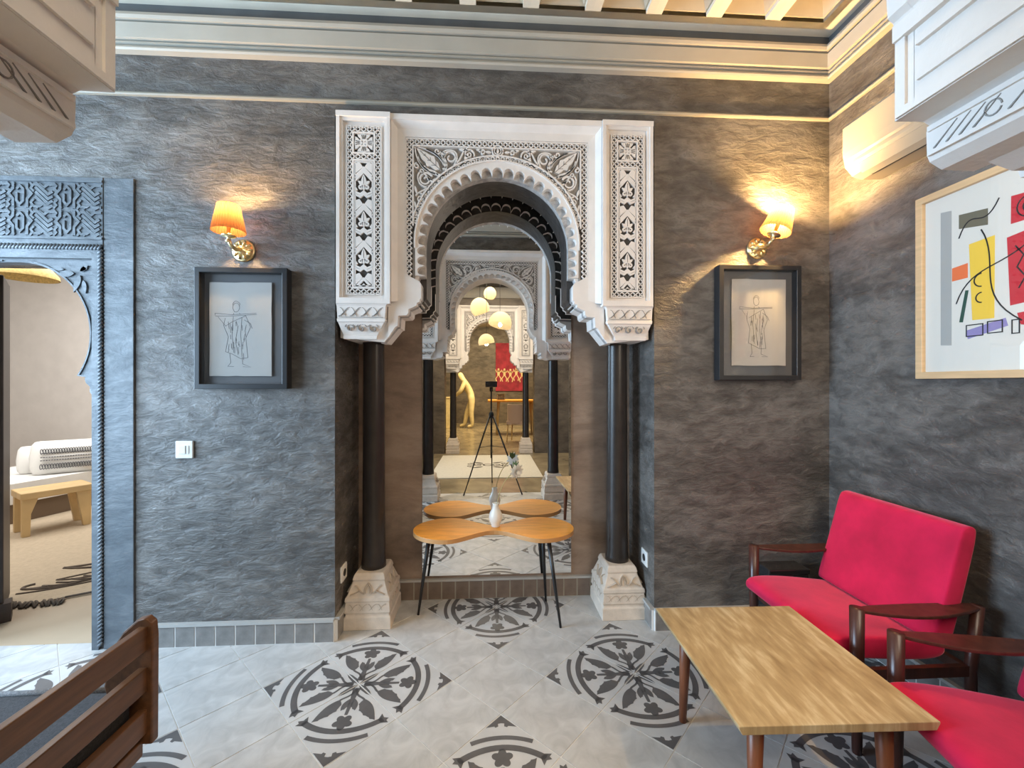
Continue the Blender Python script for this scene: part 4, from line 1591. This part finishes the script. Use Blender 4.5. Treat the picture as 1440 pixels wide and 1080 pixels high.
lines = [bez((0.140, 1.72), (0.20, 1.90), (0.34, 1.80), (0.44, 1.98), 16), bez((0.23, 2.00), (0.30, 1.86), (0.20, 1.74), (0.36, 1.62), 16),
         bez((0.15, 1.99), (0.20, 2.13), (0.23, 1.97), (0.29, 2.10), 16), arc(0.385, 2.035, 0.040, 0, 350, 20), arc(0.385, 2.035, 0.022, 0, 350, 16),
         [(0.340, 1.90), (0.365, 1.86), (0.345, 1.82), (0.370, 1.78), (0.350, 1.74)], arc(0.232, 1.800, 0.026, 90, 270, 10), arc(0.232, 1.730, 0.020, 90, 270, 10)]
for ln in lines:
    b.ribbon(ln, 0.0048, 'xz', -0.0112, -0.0104)
for x0, x1, z0, z1 in ((0.178, 0.236, 1.580, 1.625), (0.252, 0.300, 1.585, 1.630), (0.330, 0.352, 1.575, 1.625)):
    b.ribbon(rect(x0, x1, z0, z1), 0.004, 'xz', -0.0112, -0.0104, 0, closed=True)
b.build('ink_lines', 'ink_black', sheet)
b = MB()
b.box(0.012, PW + 0.010, -0.020, -0.018, 1.436, 2.193)
b.build('glass', 'clear_glass', t)

# ================================================================== armchairs (face towards -x)


def cushion_mesh(name, rings, mname):
    return rings


def superell(cx, cz, a, c, n=28, p=3.2):
    out = []
    for k in range(n):
        t_ = 2 * PI * k / n
        co, si = math.cos(t_), math.sin(t_)
        out.append((cx + a * abs(co) ** (2 / p) * (1 if co >= 0 else -1), cz + c * abs(si) ** (2 / p) * (1 if si >= 0 else -1)))
    return out


def make_armchair(label, loc):
    """origin on the floor, midway between the arms, at the front legs' line"""
    t = thing('armchair', label, 'armchair', loc, 0, 'red velvet armchairs with dark wooden arms')
    HW = 0.310
    # seat: profile swept across
    b = MB()
    prof_ = [(-0.075, 0.372), (-0.068, 0.396), (-0.035, 0.412), (0.05, 0.413), (0.18, 0.402), (0.34, 0.380), (0.40, 0.372), (0.41, 0.330), (0.36, 0.300), (0.10, 0.318), (-0.03, 0.330), (-0.068, 0.346)]
    rings_ = []
    for y, k in ((-0.272, 0.82), (-0.264, 0.95), (-0.245, 1.0), (0.245, 1.0), (0.264, 0.95), (0.272, 0.82)):
        cx, cz = 0.16, 0.355
        rings_.append([(cx + (x - cx) * (0.97 + 0.03 * k), y, cz + (z - cz) * k) for x, z in prof_])
    b.loft(rings_, 0)
    b.build('seat', 'velvet_red', t, subsurf=2)
    # backrest, leaning
    b = MB()
    rings_ = []
    for y, k in ((-0.292, 0.72), (-0.284, 0.93), (-0.262, 1.0), (0.262, 1.0), (0.284, 0.93), (0.292, 0.72)):
        pr_ = [(0.318, 0.395), (0.330, 0.385), (0.398, 0.372), (0.412, 0.385), (0.470, 0.600), (0.520, 0.800), (0.512, 0.826), (0.490, 0.834), (0.455, 0.828), (0.440, 0.810), (0.385, 0.600)]
        cx0 = sum(p[0] for p in pr_) / len(pr_)
        cz0 = 0.6
        ring_ = []
        for x, z in pr_:
            mid = 0.36 + (z - 0.38) * 0.26
            ring_.append((mid + (x - mid) * k, y, cz0 + (z - cz0) * (0.985 + 0.015 * k)))
        rings_.append(ring_)
    b.loft(rings_, 0)
    b.build('backrest', 'velvet_red', t, subsurf=2)
    for s in (-1, 1):
        y = s * HW
        b = MB()
        b.tube([(0, y, 0.0), (0, y, 0.30), (0, y, 0.545)], lambda u: 0.016 + 0.008 * min(1, u * 1.6), 14)
        b.build('leg', 'rosewood', t)
        b = MB()
        b.tube([(0.46, y, 0.0), (0.455, y, 0.30), (0.485, y, 0.540)], lambda u: 0.015 + 0.006 * min(1, u * 1.6), 14)
        b.build('leg', 'rosewood', t)
        # paddle shaped arm
        b = MB()
        up_, lo_ = [], []
        for i in range(15):
            u = i / 14
            wv = 0.014 + 0.034 * math.sin(PI * u) ** 0.8
            x = 0.010 + 0.475 * u
            up_.append((x, y + wv))
            lo_.append((x, y - wv))
        pts = up_ + lo_[::-1]
        n = len(pts)
        vs = []
        for dz in (-0.012, 0.0):
            for (x, yy) in pts:
                sag = 0.012 * math.sin(PI * (x - 0.01) / 0.475)
                vs.append((x, yy, 0.542 + dz - sag))
        fs = [(i, (i + 1) % n, n + (i + 1) % n, n + i) for i in range(n)]
        fs += [(i, i + 1, n - 2 - i, n - 1 - i) for i in range(14)]
        fs += [(n + i, n + i + 1, 2 * n - 2 - i, 2 * n - 1 - i) for i in range(14)]
        b.add(vs, fs)
        b.build('armrest', 'rosewood', t, bevel=0.003)
        b = MB()
        b.box(0.0, 0.46, y - 0.010, y + 0.010, 0.275, 0.315)
        b.build('side_rail', 'rosewood', t)
    for x in (0.02, 0.44):
        b = MB()
        b.box(x - 0.012, x + 0.012, -HW, HW, 0.275, 0.312)
        b.build('cross_rail', 'rosewood', t)
    for y in (-0.20, 0.20):
        b = MB()
        b.tube([(0.40, y, 0.30), (0.435, y, 0.44), (0.520, y, 0.74)], 0.011, 8)
        b.build('back_post', 'rosewood', t)
    return t


make_armchair('red velvet armchair in the corner behind the coffee table', (1.385, 1.832, 0))
ch2 = make_armchair('red velvet armchair under the poster, beside the corner armchair', (1.320, 1.062, 0))
ch2.rotation_euler = (0, 0, math.radians(-11.5))

# low black box between the corner chair and the wall
t = thing('storage_box', 'glossy black box on the floor behind the corner armchair', 'box', (1.625, 2.262, 0))
b = MB()
b.box(-0.110, 0.110, -0.055, 0.055, 0.0, 0.355)
b.build('box_body', 'glass_dark', t, bevel=0.006)
b = MB()
b.box(-0.115, 0.115, -0.060, 0.060, 0.355, 0.385)
b.build('lid', 'glass_dark', t, bevel=0.006)

# ================================================================== coffee table
t = thing('coffee_table', 'low coffee table with bleached plank top and reddish round legs', 'coffee table', (0.998, 1.455, 0), math.radians(-1.5))
b = MB()
b.prism([(-0.290, 0.430), (-0.290, 0.424), (-0.280, 0.405), (0.280, 0.405), (0.290, 0.424), (0.290, 0.430)], 'xz', -0.315, 0.315)
b.build('table_top', 'bleached_top', t, bevel=0.002)
b = MB()
b.box(-0.24, 0.24, -0.255, 0.255, 0.375, 0.405)
b.build('apron', 'teak_leg', t)
for sx_ in (-1, 1):
    for sy_ in (-1, 1):
        b = MB()
        b.tube([(sx_ * 0.205, sy_ * 0.245, 0.0), (sx_ * 0.200, sy_ * 0.24, 0.2), (sx_ * 0.195, sy_ * 0.235, 0.405)], lambda u: 0.014 + 0.011 * u, 16)
        b.build('leg', 'teak_leg', t)

# ================================================================== bow tie table with vase
t = thing('side_table', 'honey coloured bow tie table on three thin black legs before the mirror', 'table', (0.037, 2.552, 0), math.radians(-1.2))
pts = []
N = 56


def bow(u):
    """half depth along the length u in [-1,1]"""
    a = abs(u)
    lobe = math.sqrt(max(0.0, 1 - ((a - 0.56) / 0.44) ** 2)) if a > 0.56 else 1.0
    if a <= 0.56:
        k = a / 0.56
        sm = k * k * (3 - 2 * k)
        return 0.050 + (0.195 - 0.050) * sm
    return 0.195 * lobe


us = [math.sin(PI / 2 * (-1 + 2 * i / N)) for i in range(N + 1)]
top_ = [(0.478 * u, bow(u)) for u in us]
bot_ = [(0.478 * u, -bow(u)) for u in reversed(us[1:-1])]
b = MB()
b.prism(top_ + bot_, 'xy', 0.500, 0.525, 0, mside=1)
b.build('table_top', ['honey_wood', 'table_edge'], t, bevel=0.004)
for (xa, ya), (xb, yb) in (((-0.385, 0.02), (-0.455, 0.02)), ((0.315, -0.085), (0.380, -0.145)), ((0.300, 0.085), (0.330, 0.155))):
    b = MB()
    b.tube([(xb, yb, 0.0), (xa, ya, 0.500)], lambda u: 0.007 + 0.007 * u, 10)
    b.build('leg', 'metal_black', t)
    b = MB()
    b.lathe([(0.0, 0.492), (0.030, 0.492), (0.030, 0.500), (0.0, 0.500)], (xa, ya, 0), 14)
    b.build('leg_plate', 'metal_black', t)

t = thing('vase', 'small white ceramic bottle vase on the bow tie table', 'vase', (0.047, 2.575, 0.525))
b = MB()
b.lathe([(0.0, 0.0), (0.024, 0.0), (0.027, 0.004), (0.026, 0.012), (0.034, 0.030), (0.041, 0.055), (0.036, 0.082), (0.022, 0.108), (0.017, 0.128), (0.020, 0.142), (0.017, 0.142), (0.012, 0.12), (0.0, 0.10)], (0, 0, 0), 26)
b.build('vase_body', 'ceramic_white', t)
t = thing('flower', 'single white bloom on an arching stem in the vase', 'flower', (0.047, 2.575, 0.63))
stem = bez((0.004, 0, 0.0), (0.020, 0.0, 0.11), (0.045, -0.005, 0.17), (0.100, -0.01, 0.215), 12)
b = MB()
b.tube(stem, 0.0026, 6)
b.build('stem', 'stem_green', t)
b = MB()
hx, hy, hz = 0.128, -0.015, 0.230
rnd = random.Random(4)
ax_ = Vector((0.35, -0.55, -0.15)).normalized()
u_ = ax_.cross(Vector((0, 0, 1))).normalized()
v_ = ax_.cross(u_)
for layer in range(4):
    for k in range(9):
        a = 2 * PI * (k + 0.5 * layer) / 9
        op = math.radians(28 + 19 * layer)
        d = (ax_ * math.cos(op) + (u_ * math.cos(a) + v_ * math.sin(a)) * math.sin(op)).normalized()
        s_ = d.cross(ax_).normalized()
        L_ = 0.036 + 0.006 * layer
        c = Vector((hx, hy, hz)) - ax_ * 0.01
        p0, p1, p2 = c, c + d * L_ * 0.6 + ax_ * 0.004, c + d * L_
        b.add([tuple(p0), tuple(p1 + s_ * 0.011), tuple(p2), tuple(p1 - s_ * 0.011)], [(0, 1, 2, 3)], 0, True)
b.build('bloom', 'petal', t)
b = MB()
for an in (50, 95, 140):
    base_ = Vector((hx, hy, hz)) - ax_ * 0.012
    d = Vector((-0.3 * math.cos(math.radians(an)), 0.3, 0.9 * math.sin(math.radians(an)))).normalized()
    s_ = d.cross(Vector((0, 1, 0))).normalized()
    b.add([tuple(base_), tuple(base_ + d * 0.03 + s_ * 0.012), tuple(base_ + d * 0.062), tuple(base_ + d * 0.03 - s_ * 0.012)], [(0, 1, 2, 3)])
b.build('leaf', 'leaf_green', t)

# ================================================================== slatted settee (back towards the room, faces -x)
t = thing('settee', 'low wooden settee with slatted back and charcoal seat cushion', 'settee', (-1.045, 1.08, 0))
for s in (-1, 1):
    y0 = 0.305 * s
    b = MB()
    b.prism([(0.012, 0.275), (0.014, 0.60), (0.010, 0.648), (-0.008, 0.664), (-0.035, 0.658), (-0.075, 0.622), (-0.115, 0.560), (-0.130, 0.46), (-0.11, 0.38), (-0.045, 0.30), (-0.03, 0.275)], 'xz', y0 - 0.014, y0 + 0.014)
    b.build('end_post', 'bench_wood', t, bevel=0.005)
for z0_, z1_ in ((0.566, 0.640), (0.440, 0.514), (0.312, 0.386)):
    b = MB()
    b.box(-0.026, -0.002, -0.292, 0.292, z0_, z1_)
    b.build('slat', 'bench_wood', t, bevel=0.003)
b = MB()
b.box(-0.74, -0.02, -0.30, 0.30, 0.235, 0.285)
b.build('seat_frame', 'bench_wood', t, bevel=0.004)
for x in (-0.70, -0.06):
    for s in (-1, 1):
        b = MB()
        b.tube([(x, s * 0.27, 0.0), (x, s * 0.265, 0.25)], lambda u: 0.014 + 0.008 * u, 12)
        b.build('leg', 'bench_wood', t)
b = MB()
rbox(b, -0.74, -0.055, -0.285, 0.345, 0.286, 0.415, 0.03)
cu = b.build('seat_cushion', 'fabric_charcoal', t, bevel=0.02, bseg=3)
b = MB()
b.tube([(-0.062, -0.27, 0.418), (-0.062, 0.335, 0.418)], 0.022, 10)
b.build('piping', 'fabric_grey', cu)
b = MB()
b.tube([(-0.72, 0.335, 0.417), (-0.08, 0.335, 0.417)], 0.009, 8)
b.build('piping', 'fabric_grey', cu)

# ================================================================== side room through the doorway
t = thing('daybed', 'low daybed with white cover on a brown base in the side room', 'bed', (-5.15, 4.75, 0.011), math.radians(-17))
b = MB()
b.box(-0.62, 0.55, -0.85, 1.1, 0.0, 0.19)
b.build('base', 'divan_brown', t)
b = MB()
rbox(b, -0.64, 0.57, -0.87, 1.12, 0.19, 0.395, 0.06)
b.build('mattress', 'linen_white', t, bevel=0.05, bseg=3)


def cushion(name, label, loc, rz, w, h, lean, pattern, z=0.5):
    t = thing(name, label, 'cushion', loc, rz)
    b = MB()
    rings_ = []
    for k in range(9):
        u = -1 + 2 * k / 8
        x = w / 2 * u
        th = 0.075 * math.sqrt(max(0.02, 1 - abs(u) ** 3))
        rings_.append([(x, yy * th / 0.075 + lean * (zz / h), zz) for yy, zz in [(-0.010, 0.0), (-0.06, h * 0.2), (-0.075, h * 0.5), (-0.06, h * 0.8), (-0.010, h), (0.010, h), (0.06, h * 0.8), (0.075, h * 0.5), (0.06, h * 0.2), (0.010, 0.0)]])
    b.loft(rings_)
    cov = b.build('cover', 'linen_white', t, subsurf=1)
    if pattern:
        b = MB()
        def yy(z_):
            return -0.080 + lean * (z_ / h) - 0.001
        for k in range(24):
            x = -w * 0.34 + w * 0.70 * k / 23
            for zc in (h * 0.70, h * 0.26):
                for (xa, za) in arc(x, zc, 0.010, 0, 300, 8, h * 0.075):
                    pass
                b.ribbon(arc(x, zc, 0.0085, 0, 330, 9, h * 0.075), 0.005, 'xz', yy(zc), yy(zc) + 0.012)
            for zc in (h * 0.53, h * 0.44):
                b.box(x - 0.007, x + 0.007, yy(zc) , yy(zc) + 0.012, zc - 0.004, zc + 0.004)
        tag(b.build('woven_pattern', 'pattern_ink', cov), kind='stuff')
    return t


cushion('cushion', 'white oblong cushion with black woven bands on the daybed', (-4.60, 4.98, 0.408), math.radians(36), 0.66, 0.36, 0.07, True)
cushion('cushion', 'plain white cushion behind the patterned one on the daybed', (-4.84, 5.02, 0.408), math.radians(36), 0.56, 0.30, 0.05, False)

t = thing('stool_bench', 'small pale wooden bench with tapered legs before the daybed', 'bench', (-4.14, 4.03, 0.0105), math.radians(56))
b = MB()
b.box(-0.01, 0.47, 0.0, 0.34, 0.335, 0.395)
b.build('bench_top', 'bench_pale', t, bevel=0.006)
for x, y in ((0.0, 0.01), (0.40, 0.01), (0.0, 0.27), (0.40, 0.27)):
    b = MB()
    b.prism([(x, 0.0), (x + 0.050, 0.0), (x + 0.055, 0.20), (x + (0.10 if x < 0.2 else 0.055), 0.337), (x - (0.0 if x < 0.2 else 0.05), 0.337)], 'xz', y, y + 0.055)
    b.build('leg', 'bench_pale', t, bevel=0.003)

# rug with rope drawing and knotted fringe
t = thing('rug', 'sand coloured rug with dark rope design and knotted fringe', 'rug', (-3.6, 4.0, 0.001))
b = MB()
edge = [(-3.35, 2.84), (-3.05, 2.80), (-2.86, 2.82), (-2.72, 2.92), (-2.55, 3.02), (-2.30, 3.20), (-2.25, 5.2), (-5.0, 5.2), (-5.0, 3.2)]
b.prism([(x + 3.6, y - 4.0) for x, y in edge], 'xy', 0.0, 0.009)
rug = b.build('rug_field', 'rug_beige', t)
b = MB()


def floorline(pts, r=0.010):
    b.tube([(x + 3.6, y - 4.0, 0.011) for x, y in pts], r, 6, flat=0.7)


floorline([(-2.72, 2.90), (-2.55, 3.00), (-2.30, 3.18)], 0.009)
for k in range(6):
    o_ = 0.05 * k
    floorline(bez((-3.07 + o_ * 0.9, 3.02 + o_), (-2.75 + o_, 3.02 + o_ * 0.5), (-2.72 + o_ * 0.6, 3.35 + o_), (-2.45, 3.62 + o_ * 0.7), 12), 0.009)
floorline(bez((-3.16, 3.36), (-3.0, 3.40), (-2.7, 3.62), (-2.45, 3.62), 10), 0.012)
floorline(bez((-3.16, 3.36), (-2.95, 3.33), (-2.7, 3.42), (-2.4, 3.40), 10), 0.012)
floorline(bez((-3.02, 3.16), (-2.85, 3.14), (-2.70, 3.30), (-2.50, 3.50), 12), 0.008)
floorline(bez((-3.02, 3.16), (-2.92, 3.24), (-2.70, 3.44), (-2.50, 3.50), 12), 0.008)
floorline(bez((-3.08, 2.96), (-2.85, 3.02), (-2.62, 3.20), (-2.45, 3.45), 12), 0.008)
floorline(bez((-3.10, 3.10), (-3.17, 3.05), (-3.10, 2.98), (-2.98, 3.06), 10), 0.012)
b.build('rope_design', 'rug_dark', rug)
b = MB()
rnd = random.Random(5)
for k in range(22):
    x = -3.10 + 0.40 * k / 22
    y = 2.825 + 0.05 * abs(k - 11) / 11 * (1 if k > 11 else 0.4)
    b.tube([(x + 3.6 + rnd.uniform(-0.02, 0.02), y - 4.0 + 0.02, 0.010), (x + 3.6 + 0.03, y - 4.0 - 0.012, 0.014), (x + 3.6 + 0.055 + rnd.uniform(-0.02, 0.02), y - 4.0 - 0.045, 0.007)], 0.008, 5)
b.build('fringe', 'rug_dark', rug)

t = thing('pendant_lamp', 'woven straw pendant shade hanging beyond the horseshoe arch', 'pendant lamp', (-3.98, 3.9, 2.30))
b = MB()
b.lathe([(0.21, 0.0), (0.205, 0.03), (0.15, 0.10), (0.05, 0.16), (0.02, 0.17), (0.02, 0.18), (0.16, 0.095), (0.20, 0.0)], (0, 0, 0), 30)
b.build('shade', 'straw', t)
b = MB()
b.tube([(0, 0, 0.17), (0, 0, 0.90)], 0.004, 6)
b.build('cord', 'plastic_dark', t)

# ================================================================== tripod with the phone (seen in the mirror)
t = thing('tripod', 'black camera tripod standing in the arcade arch', 'tripod', (0.045, -0.035, 0))
b = MB()
b.tube([(0, 0, 0.42), (0, 0, 1.325)], 0.010, 10)
b.build('centre_column', 'metal_black', t)
b = MB()
b.lathe([(0.0, 0.94), (0.03, 0.94), (0.034, 0.97), (0.03, 1.0), (0.016, 1.03), (0.0, 1.03)], (0, 0, 0), 16)
b.build('hub', 'metal_black', t)
b = MB()
b.box(-0.022, 0.022, -0.016, 0.014, 1.29, 1.345)
b.tube([(0, 0, 1.30), (0, -0.12, 1.24)], 0.006, 8)
b.build('pan_head', 'metal_black', t)
for fx, fy in ((-0.345, 0.255), (0.385, 0.245), (0.015, -0.42)):
    b = MB()
    b.tube([(fx * 0.06, fy * 0.06, 0.97), (fx * 0.97, fy * 0.97, 0.03)], lambda u: 0.012 - 0.005 * u, 10)
    b.tube([(fx * 0.97, fy * 0.97, 0.03), (fx, fy, 0.0)], 0.009, 8)
    b.build('leg', 'metal_black', t)
    b = MB()
    b.tube([(0, 0, 0.58), (fx * 0.45, fy * 0.45, 0.575)], 0.004, 6)
    b.build('brace', 'metal_black', t)
t = thing('phone', 'black phone clamped sideways on the tripod', 'phone', (0.045, -0.022, 1.342))
b = MB()
b.box(-0.076, 0.076, -0.004, 0.004, 0.004, 0.080)
b.build('phone_body', 'plastic_dark', t, bevel=0.003)
b = MB()
b.lathe([(0.0, 0.0), (0.006, 0.0), (0.006, 0.0018), (0.0, 0.002)], (0, 0, 0), 14)
b.v = [(x - 0.06, 0.004 + z, y + 0.066) for x, y, z in b.v]
b.build('lens', 'glass_dark', t)

# ================================================================== patio: rug and pendants
t = thing('rug', 'white rug with black ornamental motif on the patio floor', 'rug', (0.0, -1.72, 0.0))
b = MB()
b.box(-0.86, 0.82, -1.0, 0.98, 0.0, 0.010)
rg = b.build('rug_field', 'rug_white', t)
b = MB()
for s in (-1, 1):
    b.ribbon(spiral(s * 0.16, 0.0, 0.10, 0.02, 0, s * 1.4), 0.022, 'xy', 0.0125, 0.0095)
    b.ribbon(spiral(s * 0.30, 0.10, 0.07, 0.02, 90, s * 1.2), 0.018, 'xy', 0.0125, 0.0095)
    b.ribbon(spiral(s * 0.30, -0.10, 0.07, 0.02, 270, -s * 1.2), 0.018, 'xy', 0.0125, 0.0095)
    b.prism(leaf(s * 0.08, 0.15, 90 - s * 60, 0.22, 0.07), 'xy', 0.0095, 0.0125)
    b.prism(leaf(s * 0.08, -0.15, -90 + s * 60, 0.22, 0.07), 'xy', 0.0095, 0.0125)
b.ribbon(arc(0, 0, 0.075, 0, 350, 18), 0.025, 'xy', 0.0125, 0.0095)
b.build('motif', 'rug_dark', rg)

for lab, x, y, z, r, tilt, cut in (('small round shell pendant, highest of the four over the patio', 0.036, -1.70, 2.92, 0.105, 0.15, 0.75), ('round shell pendant lamp opening towards the arcade, second highest over the patio', -0.130, -1.50, 2.64, 0.155, -0.35, 0.70),
                                   ('large egg shaped pendant lamp with wide mouth over the patio', 0.205, -1.65, 2.40, 0.195, 0.25, 0.55), ('small shell pendant with wavy mouth, lowest over the patio', -0.022, -1.30, 2.05, 0.130, -0.2, 0.55)):
    t = thing('pendant_lamp', lab, 'pendant lamp', (x, y, z), 0, 'shell pendants over the patio')
    b = MB()
    prof_ = []
    for k in range(15):
        a = PI * (k / 14) * cut
        prof_.append((max(0.002, r * math.sin(a)), r * 1.08 * math.cos(a)))
    b.lathe(prof_, (0, 0, 0), 28)
    sh = b.build('shell', 'pendant_shell', t, rot=(tilt * 0.6, tilt, 0))
    b = MB()
    b.tube([(0, 0, r * 0.95), (0, 0, 3.42 - z)], 0.003, 6)
    b.build('cord', 'plastic_dark', t)
    b = MB()
    b.lathe([(0.0, 0.035), (0.02, 0.02), (0.026, -0.005), (0.018, -0.03), (0.0, -0.038)], (0, 0, 0), 12)
    b.build('bulb', 'bulb_glow', t)
    point_light('pendant_light', (0, 0, -0.02), 3.0, (1.0, 0.72, 0.36), 0.03, t)

# ================================================================== dining room: statue, painting, table, chair


def skin_body(name, joints, edges, mat, parent, rootj):
    names = list(joints)
    me = bpy.data.meshes.new(name)
    me.from_pydata([joints[n][:3] for n in names], [(names.index(a), names.index(c)) for a, c in edges], [])
    me.materials.append(MATS[mat])
    o = bpy.data.objects.new(name, me)
    col.objects.link(o)
    o.parent = parent
    sk = o.modifiers.new('skin', 'SKIN')
    sk.use_smooth_shade = True
    for i, n in enumerate(names):
        r = joints[n][3]
        rr = r if isinstance(r, tuple) else (r, r)
        me.skin_vertices[0].data[i].radius = rr
        me.skin_vertices[0].data[i].use_root = (n == rootj)
    ss = o.modifiers.new('soft', 'SUBSURF')
    ss.levels = 2
    ss.render_levels = 2
    return o


t = thing('statue', 'pale gold statue of a hooded figure stooping at a plinth', 'statue', (-0.62, -7.95, 0), 0)
J = {'pelvis': (0.12, 0, 0.93, (0.15, 0.13)), 'waist': (0.08, 0, 1.08, (0.14, 0.12)), 'chest': (-0.06, 0, 1.34, (0.17, 0.13)), 'neck': (-0.17, 0, 1.53, 0.085), 'head': (-0.24, 0, 1.66, (0.105, 0.095)), 'crown': (-0.24, 0, 1.77, 0.06), 'face': (-0.32, 0, 1.62, 0.055),
     'lsh': (-0.10, 0.17, 1.44, 0.085), 'lel': (-0.22, 0.22, 1.17, 0.065), 'lwr': (-0.38, 0.10, 1.02, 0.045), 'lha': (-0.44, 0.07, 1.01, 0.04),
     'rsh': (-0.10, -0.17, 1.44, 0.085), 'rel': (-0.20, -0.22, 1.17, 0.065), 'rwr': (-0.36, -0.10, 1.04, 0.045), 'rha': (-0.43, -0.07, 1.03, 0.04),
     'lhip': (0.12, 0.09, 0.85, 0.11), 'lkn': (0.10, 0.11, 0.48, 0.085), 'lan': (0.14, 0.11, 0.09, 0.06), 'lto': (-0.02, 0.12, 0.045, 0.045),
     'rhip': (0.11, -0.09, 0.85, 0.11), 'rkn': (-0.04, -0.11, 0.48, 0.085), 'ran': (-0.12, -0.11, 0.09, 0.06), 'rto': (-0.28, -0.12, 0.045, 0.045)}
E_ = [('pelvis', 'waist'), ('waist', 'chest'), ('chest', 'neck'), ('neck', 'head'), ('head', 'crown'), ('head', 'face'), ('chest', 'lsh'), ('lsh', 'lel'), ('lel', 'lwr'), ('lwr', 'lha'), ('chest', 'rsh'), ('rsh', 'rel'), ('rel', 'rwr'), ('rwr', 'rha'),
      ('pelvis', 'lhip'), ('lhip', 'lkn'), ('lkn', 'lan'), ('lan', 'lto'), ('pelvis', 'rhip'), ('rhip', 'rkn'), ('rkn', 'ran'), ('ran', 'rto')]
skin_body('statue_body', J, E_, 'statue_gold', t, 'pelvis')
t = thing('plinth', 'tall pale gold plinth before the stooping statue', 'plinth', (-1.22, -7.95, 0))
b = MB()
b.box(-0.11, 0.11, -0.14, 0.14, 0.0, 0.04)
b.box(-0.09, 0.09, -0.12, 0.12, 0.04, 0.94)
b.box(-0.11, 0.11, -0.14, 0.14, 0.94, 0.98)
b.build('plinth_body', 'statue_gold', t, bevel=0.004)

t = thing('painting', 'large dark red canvas with golden dancing figures in the dining room', 'painting', (0.80, -9.595, 1.14))
b = MB()
b.box(-0.52, 0.62, 0.0, 0.04, 0.0, 1.70)
cv = b.build('canvas', 'canvas_red', t)
b = MB()
rnd = random.Random(9)
for k in range(5):
    x = -0.42 + 0.21 * k
    zb = 0.34 + rnd.uniform(-0.03, 0.03)
    b.prism(arc(x, zb + 0.43, 0.035, 0, 340, 10), 'xz', 0.041, 0.043)
    b.prism([(x - 0.05, zb + 0.39), (x + 0.05, zb + 0.38), (x + 0.035, zb + 0.2), (x - 0.04, zb + 0.2)], 'xz', 0.041, 0.043)
    for dx, dz in ((-0.11, 0.42), (0.11, 0.40)):
        b.ribbon([(x, zb + 0.37), (x + dx * 0.6, zb + 0.33), (x + dx, zb + dz)], 0.025, 'xz', 0.043, 0.041)
    for dx in (-0.07, 0.06):
        b.ribbon([(x + dx * 0.4, zb + 0.2), (x + dx * 1.4, zb + 0.1), (x + dx, zb)], 0.03, 'xz', 0.043, 0.041)
b.build('painted_figures', 'paint_gold', cv)

t = thing('dining_table', 'wooden dining table with pale legs seen past the far arch', 'table', (0.75, -6.3, 0))
b = MB()
b.box(-0.75, 0.75, -0.4, 0.4, 0.90, 0.945)
b.build('table_top', 'honey_wood', t, bevel=0.004)
for x in (-0.50, 0.50):
    for y in (-0.3, 0.3):
        b = MB()
        b.tube([(x, y, 0), (x * 0.9, y * 0.9, 0.90)], lambda u: 0.022 + 0.012 * u, 10)
        b.build('leg', 'bench_pale', t)
t = thing('photo_frame', 'small cream photo frame standing on the dining table', 'photo frame', (0.36, -6.2, 0.945))
b = MB()
b.ribbon(rect(-0.10, 0.10, 0.012, 0.16), 0.024, 'xz', 0.0, 0.015, 0, closed=True)
b.build('frame', 'plastic_cream', t)
b = MB()
b.box(-0.09, 0.09, 0.0, 0.006, 0.02, 0.15)
b.build('picture', 'backing', t)

t = thing('dining_chair', 'pale pink upholstered dining chair beyond the far arch', 'chair', (0.72, -4.75, 0), math.radians(20))
b = MB()
rbox(b, -0.23, 0.23, -0.22, 0.22, 0.42, 0.50, 0.05)
b.build('seat', 'chair_pink', t, bevel=0.015)
b = MB()
pts = arc(0, 0, 0.25, 195, 345, 14) + arc(0, 0, 0.21, 345, 195, 14)
b.prism([(x, -y) for x, y in pts], 'xy', 0.44, 0.90)
b.build('backrest', 'chair_pink', t, bevel=0.015)
for x in (-0.19, 0.19):
    for y in (-0.18, 0.18):
        b = MB()
        b.tube([(x * 1.1, y * 1.1, 0), (x, y, 0.43)], lambda u: 0.012 + 0.008 * u, 8)
        b.build('leg', 'bench_pale', t)
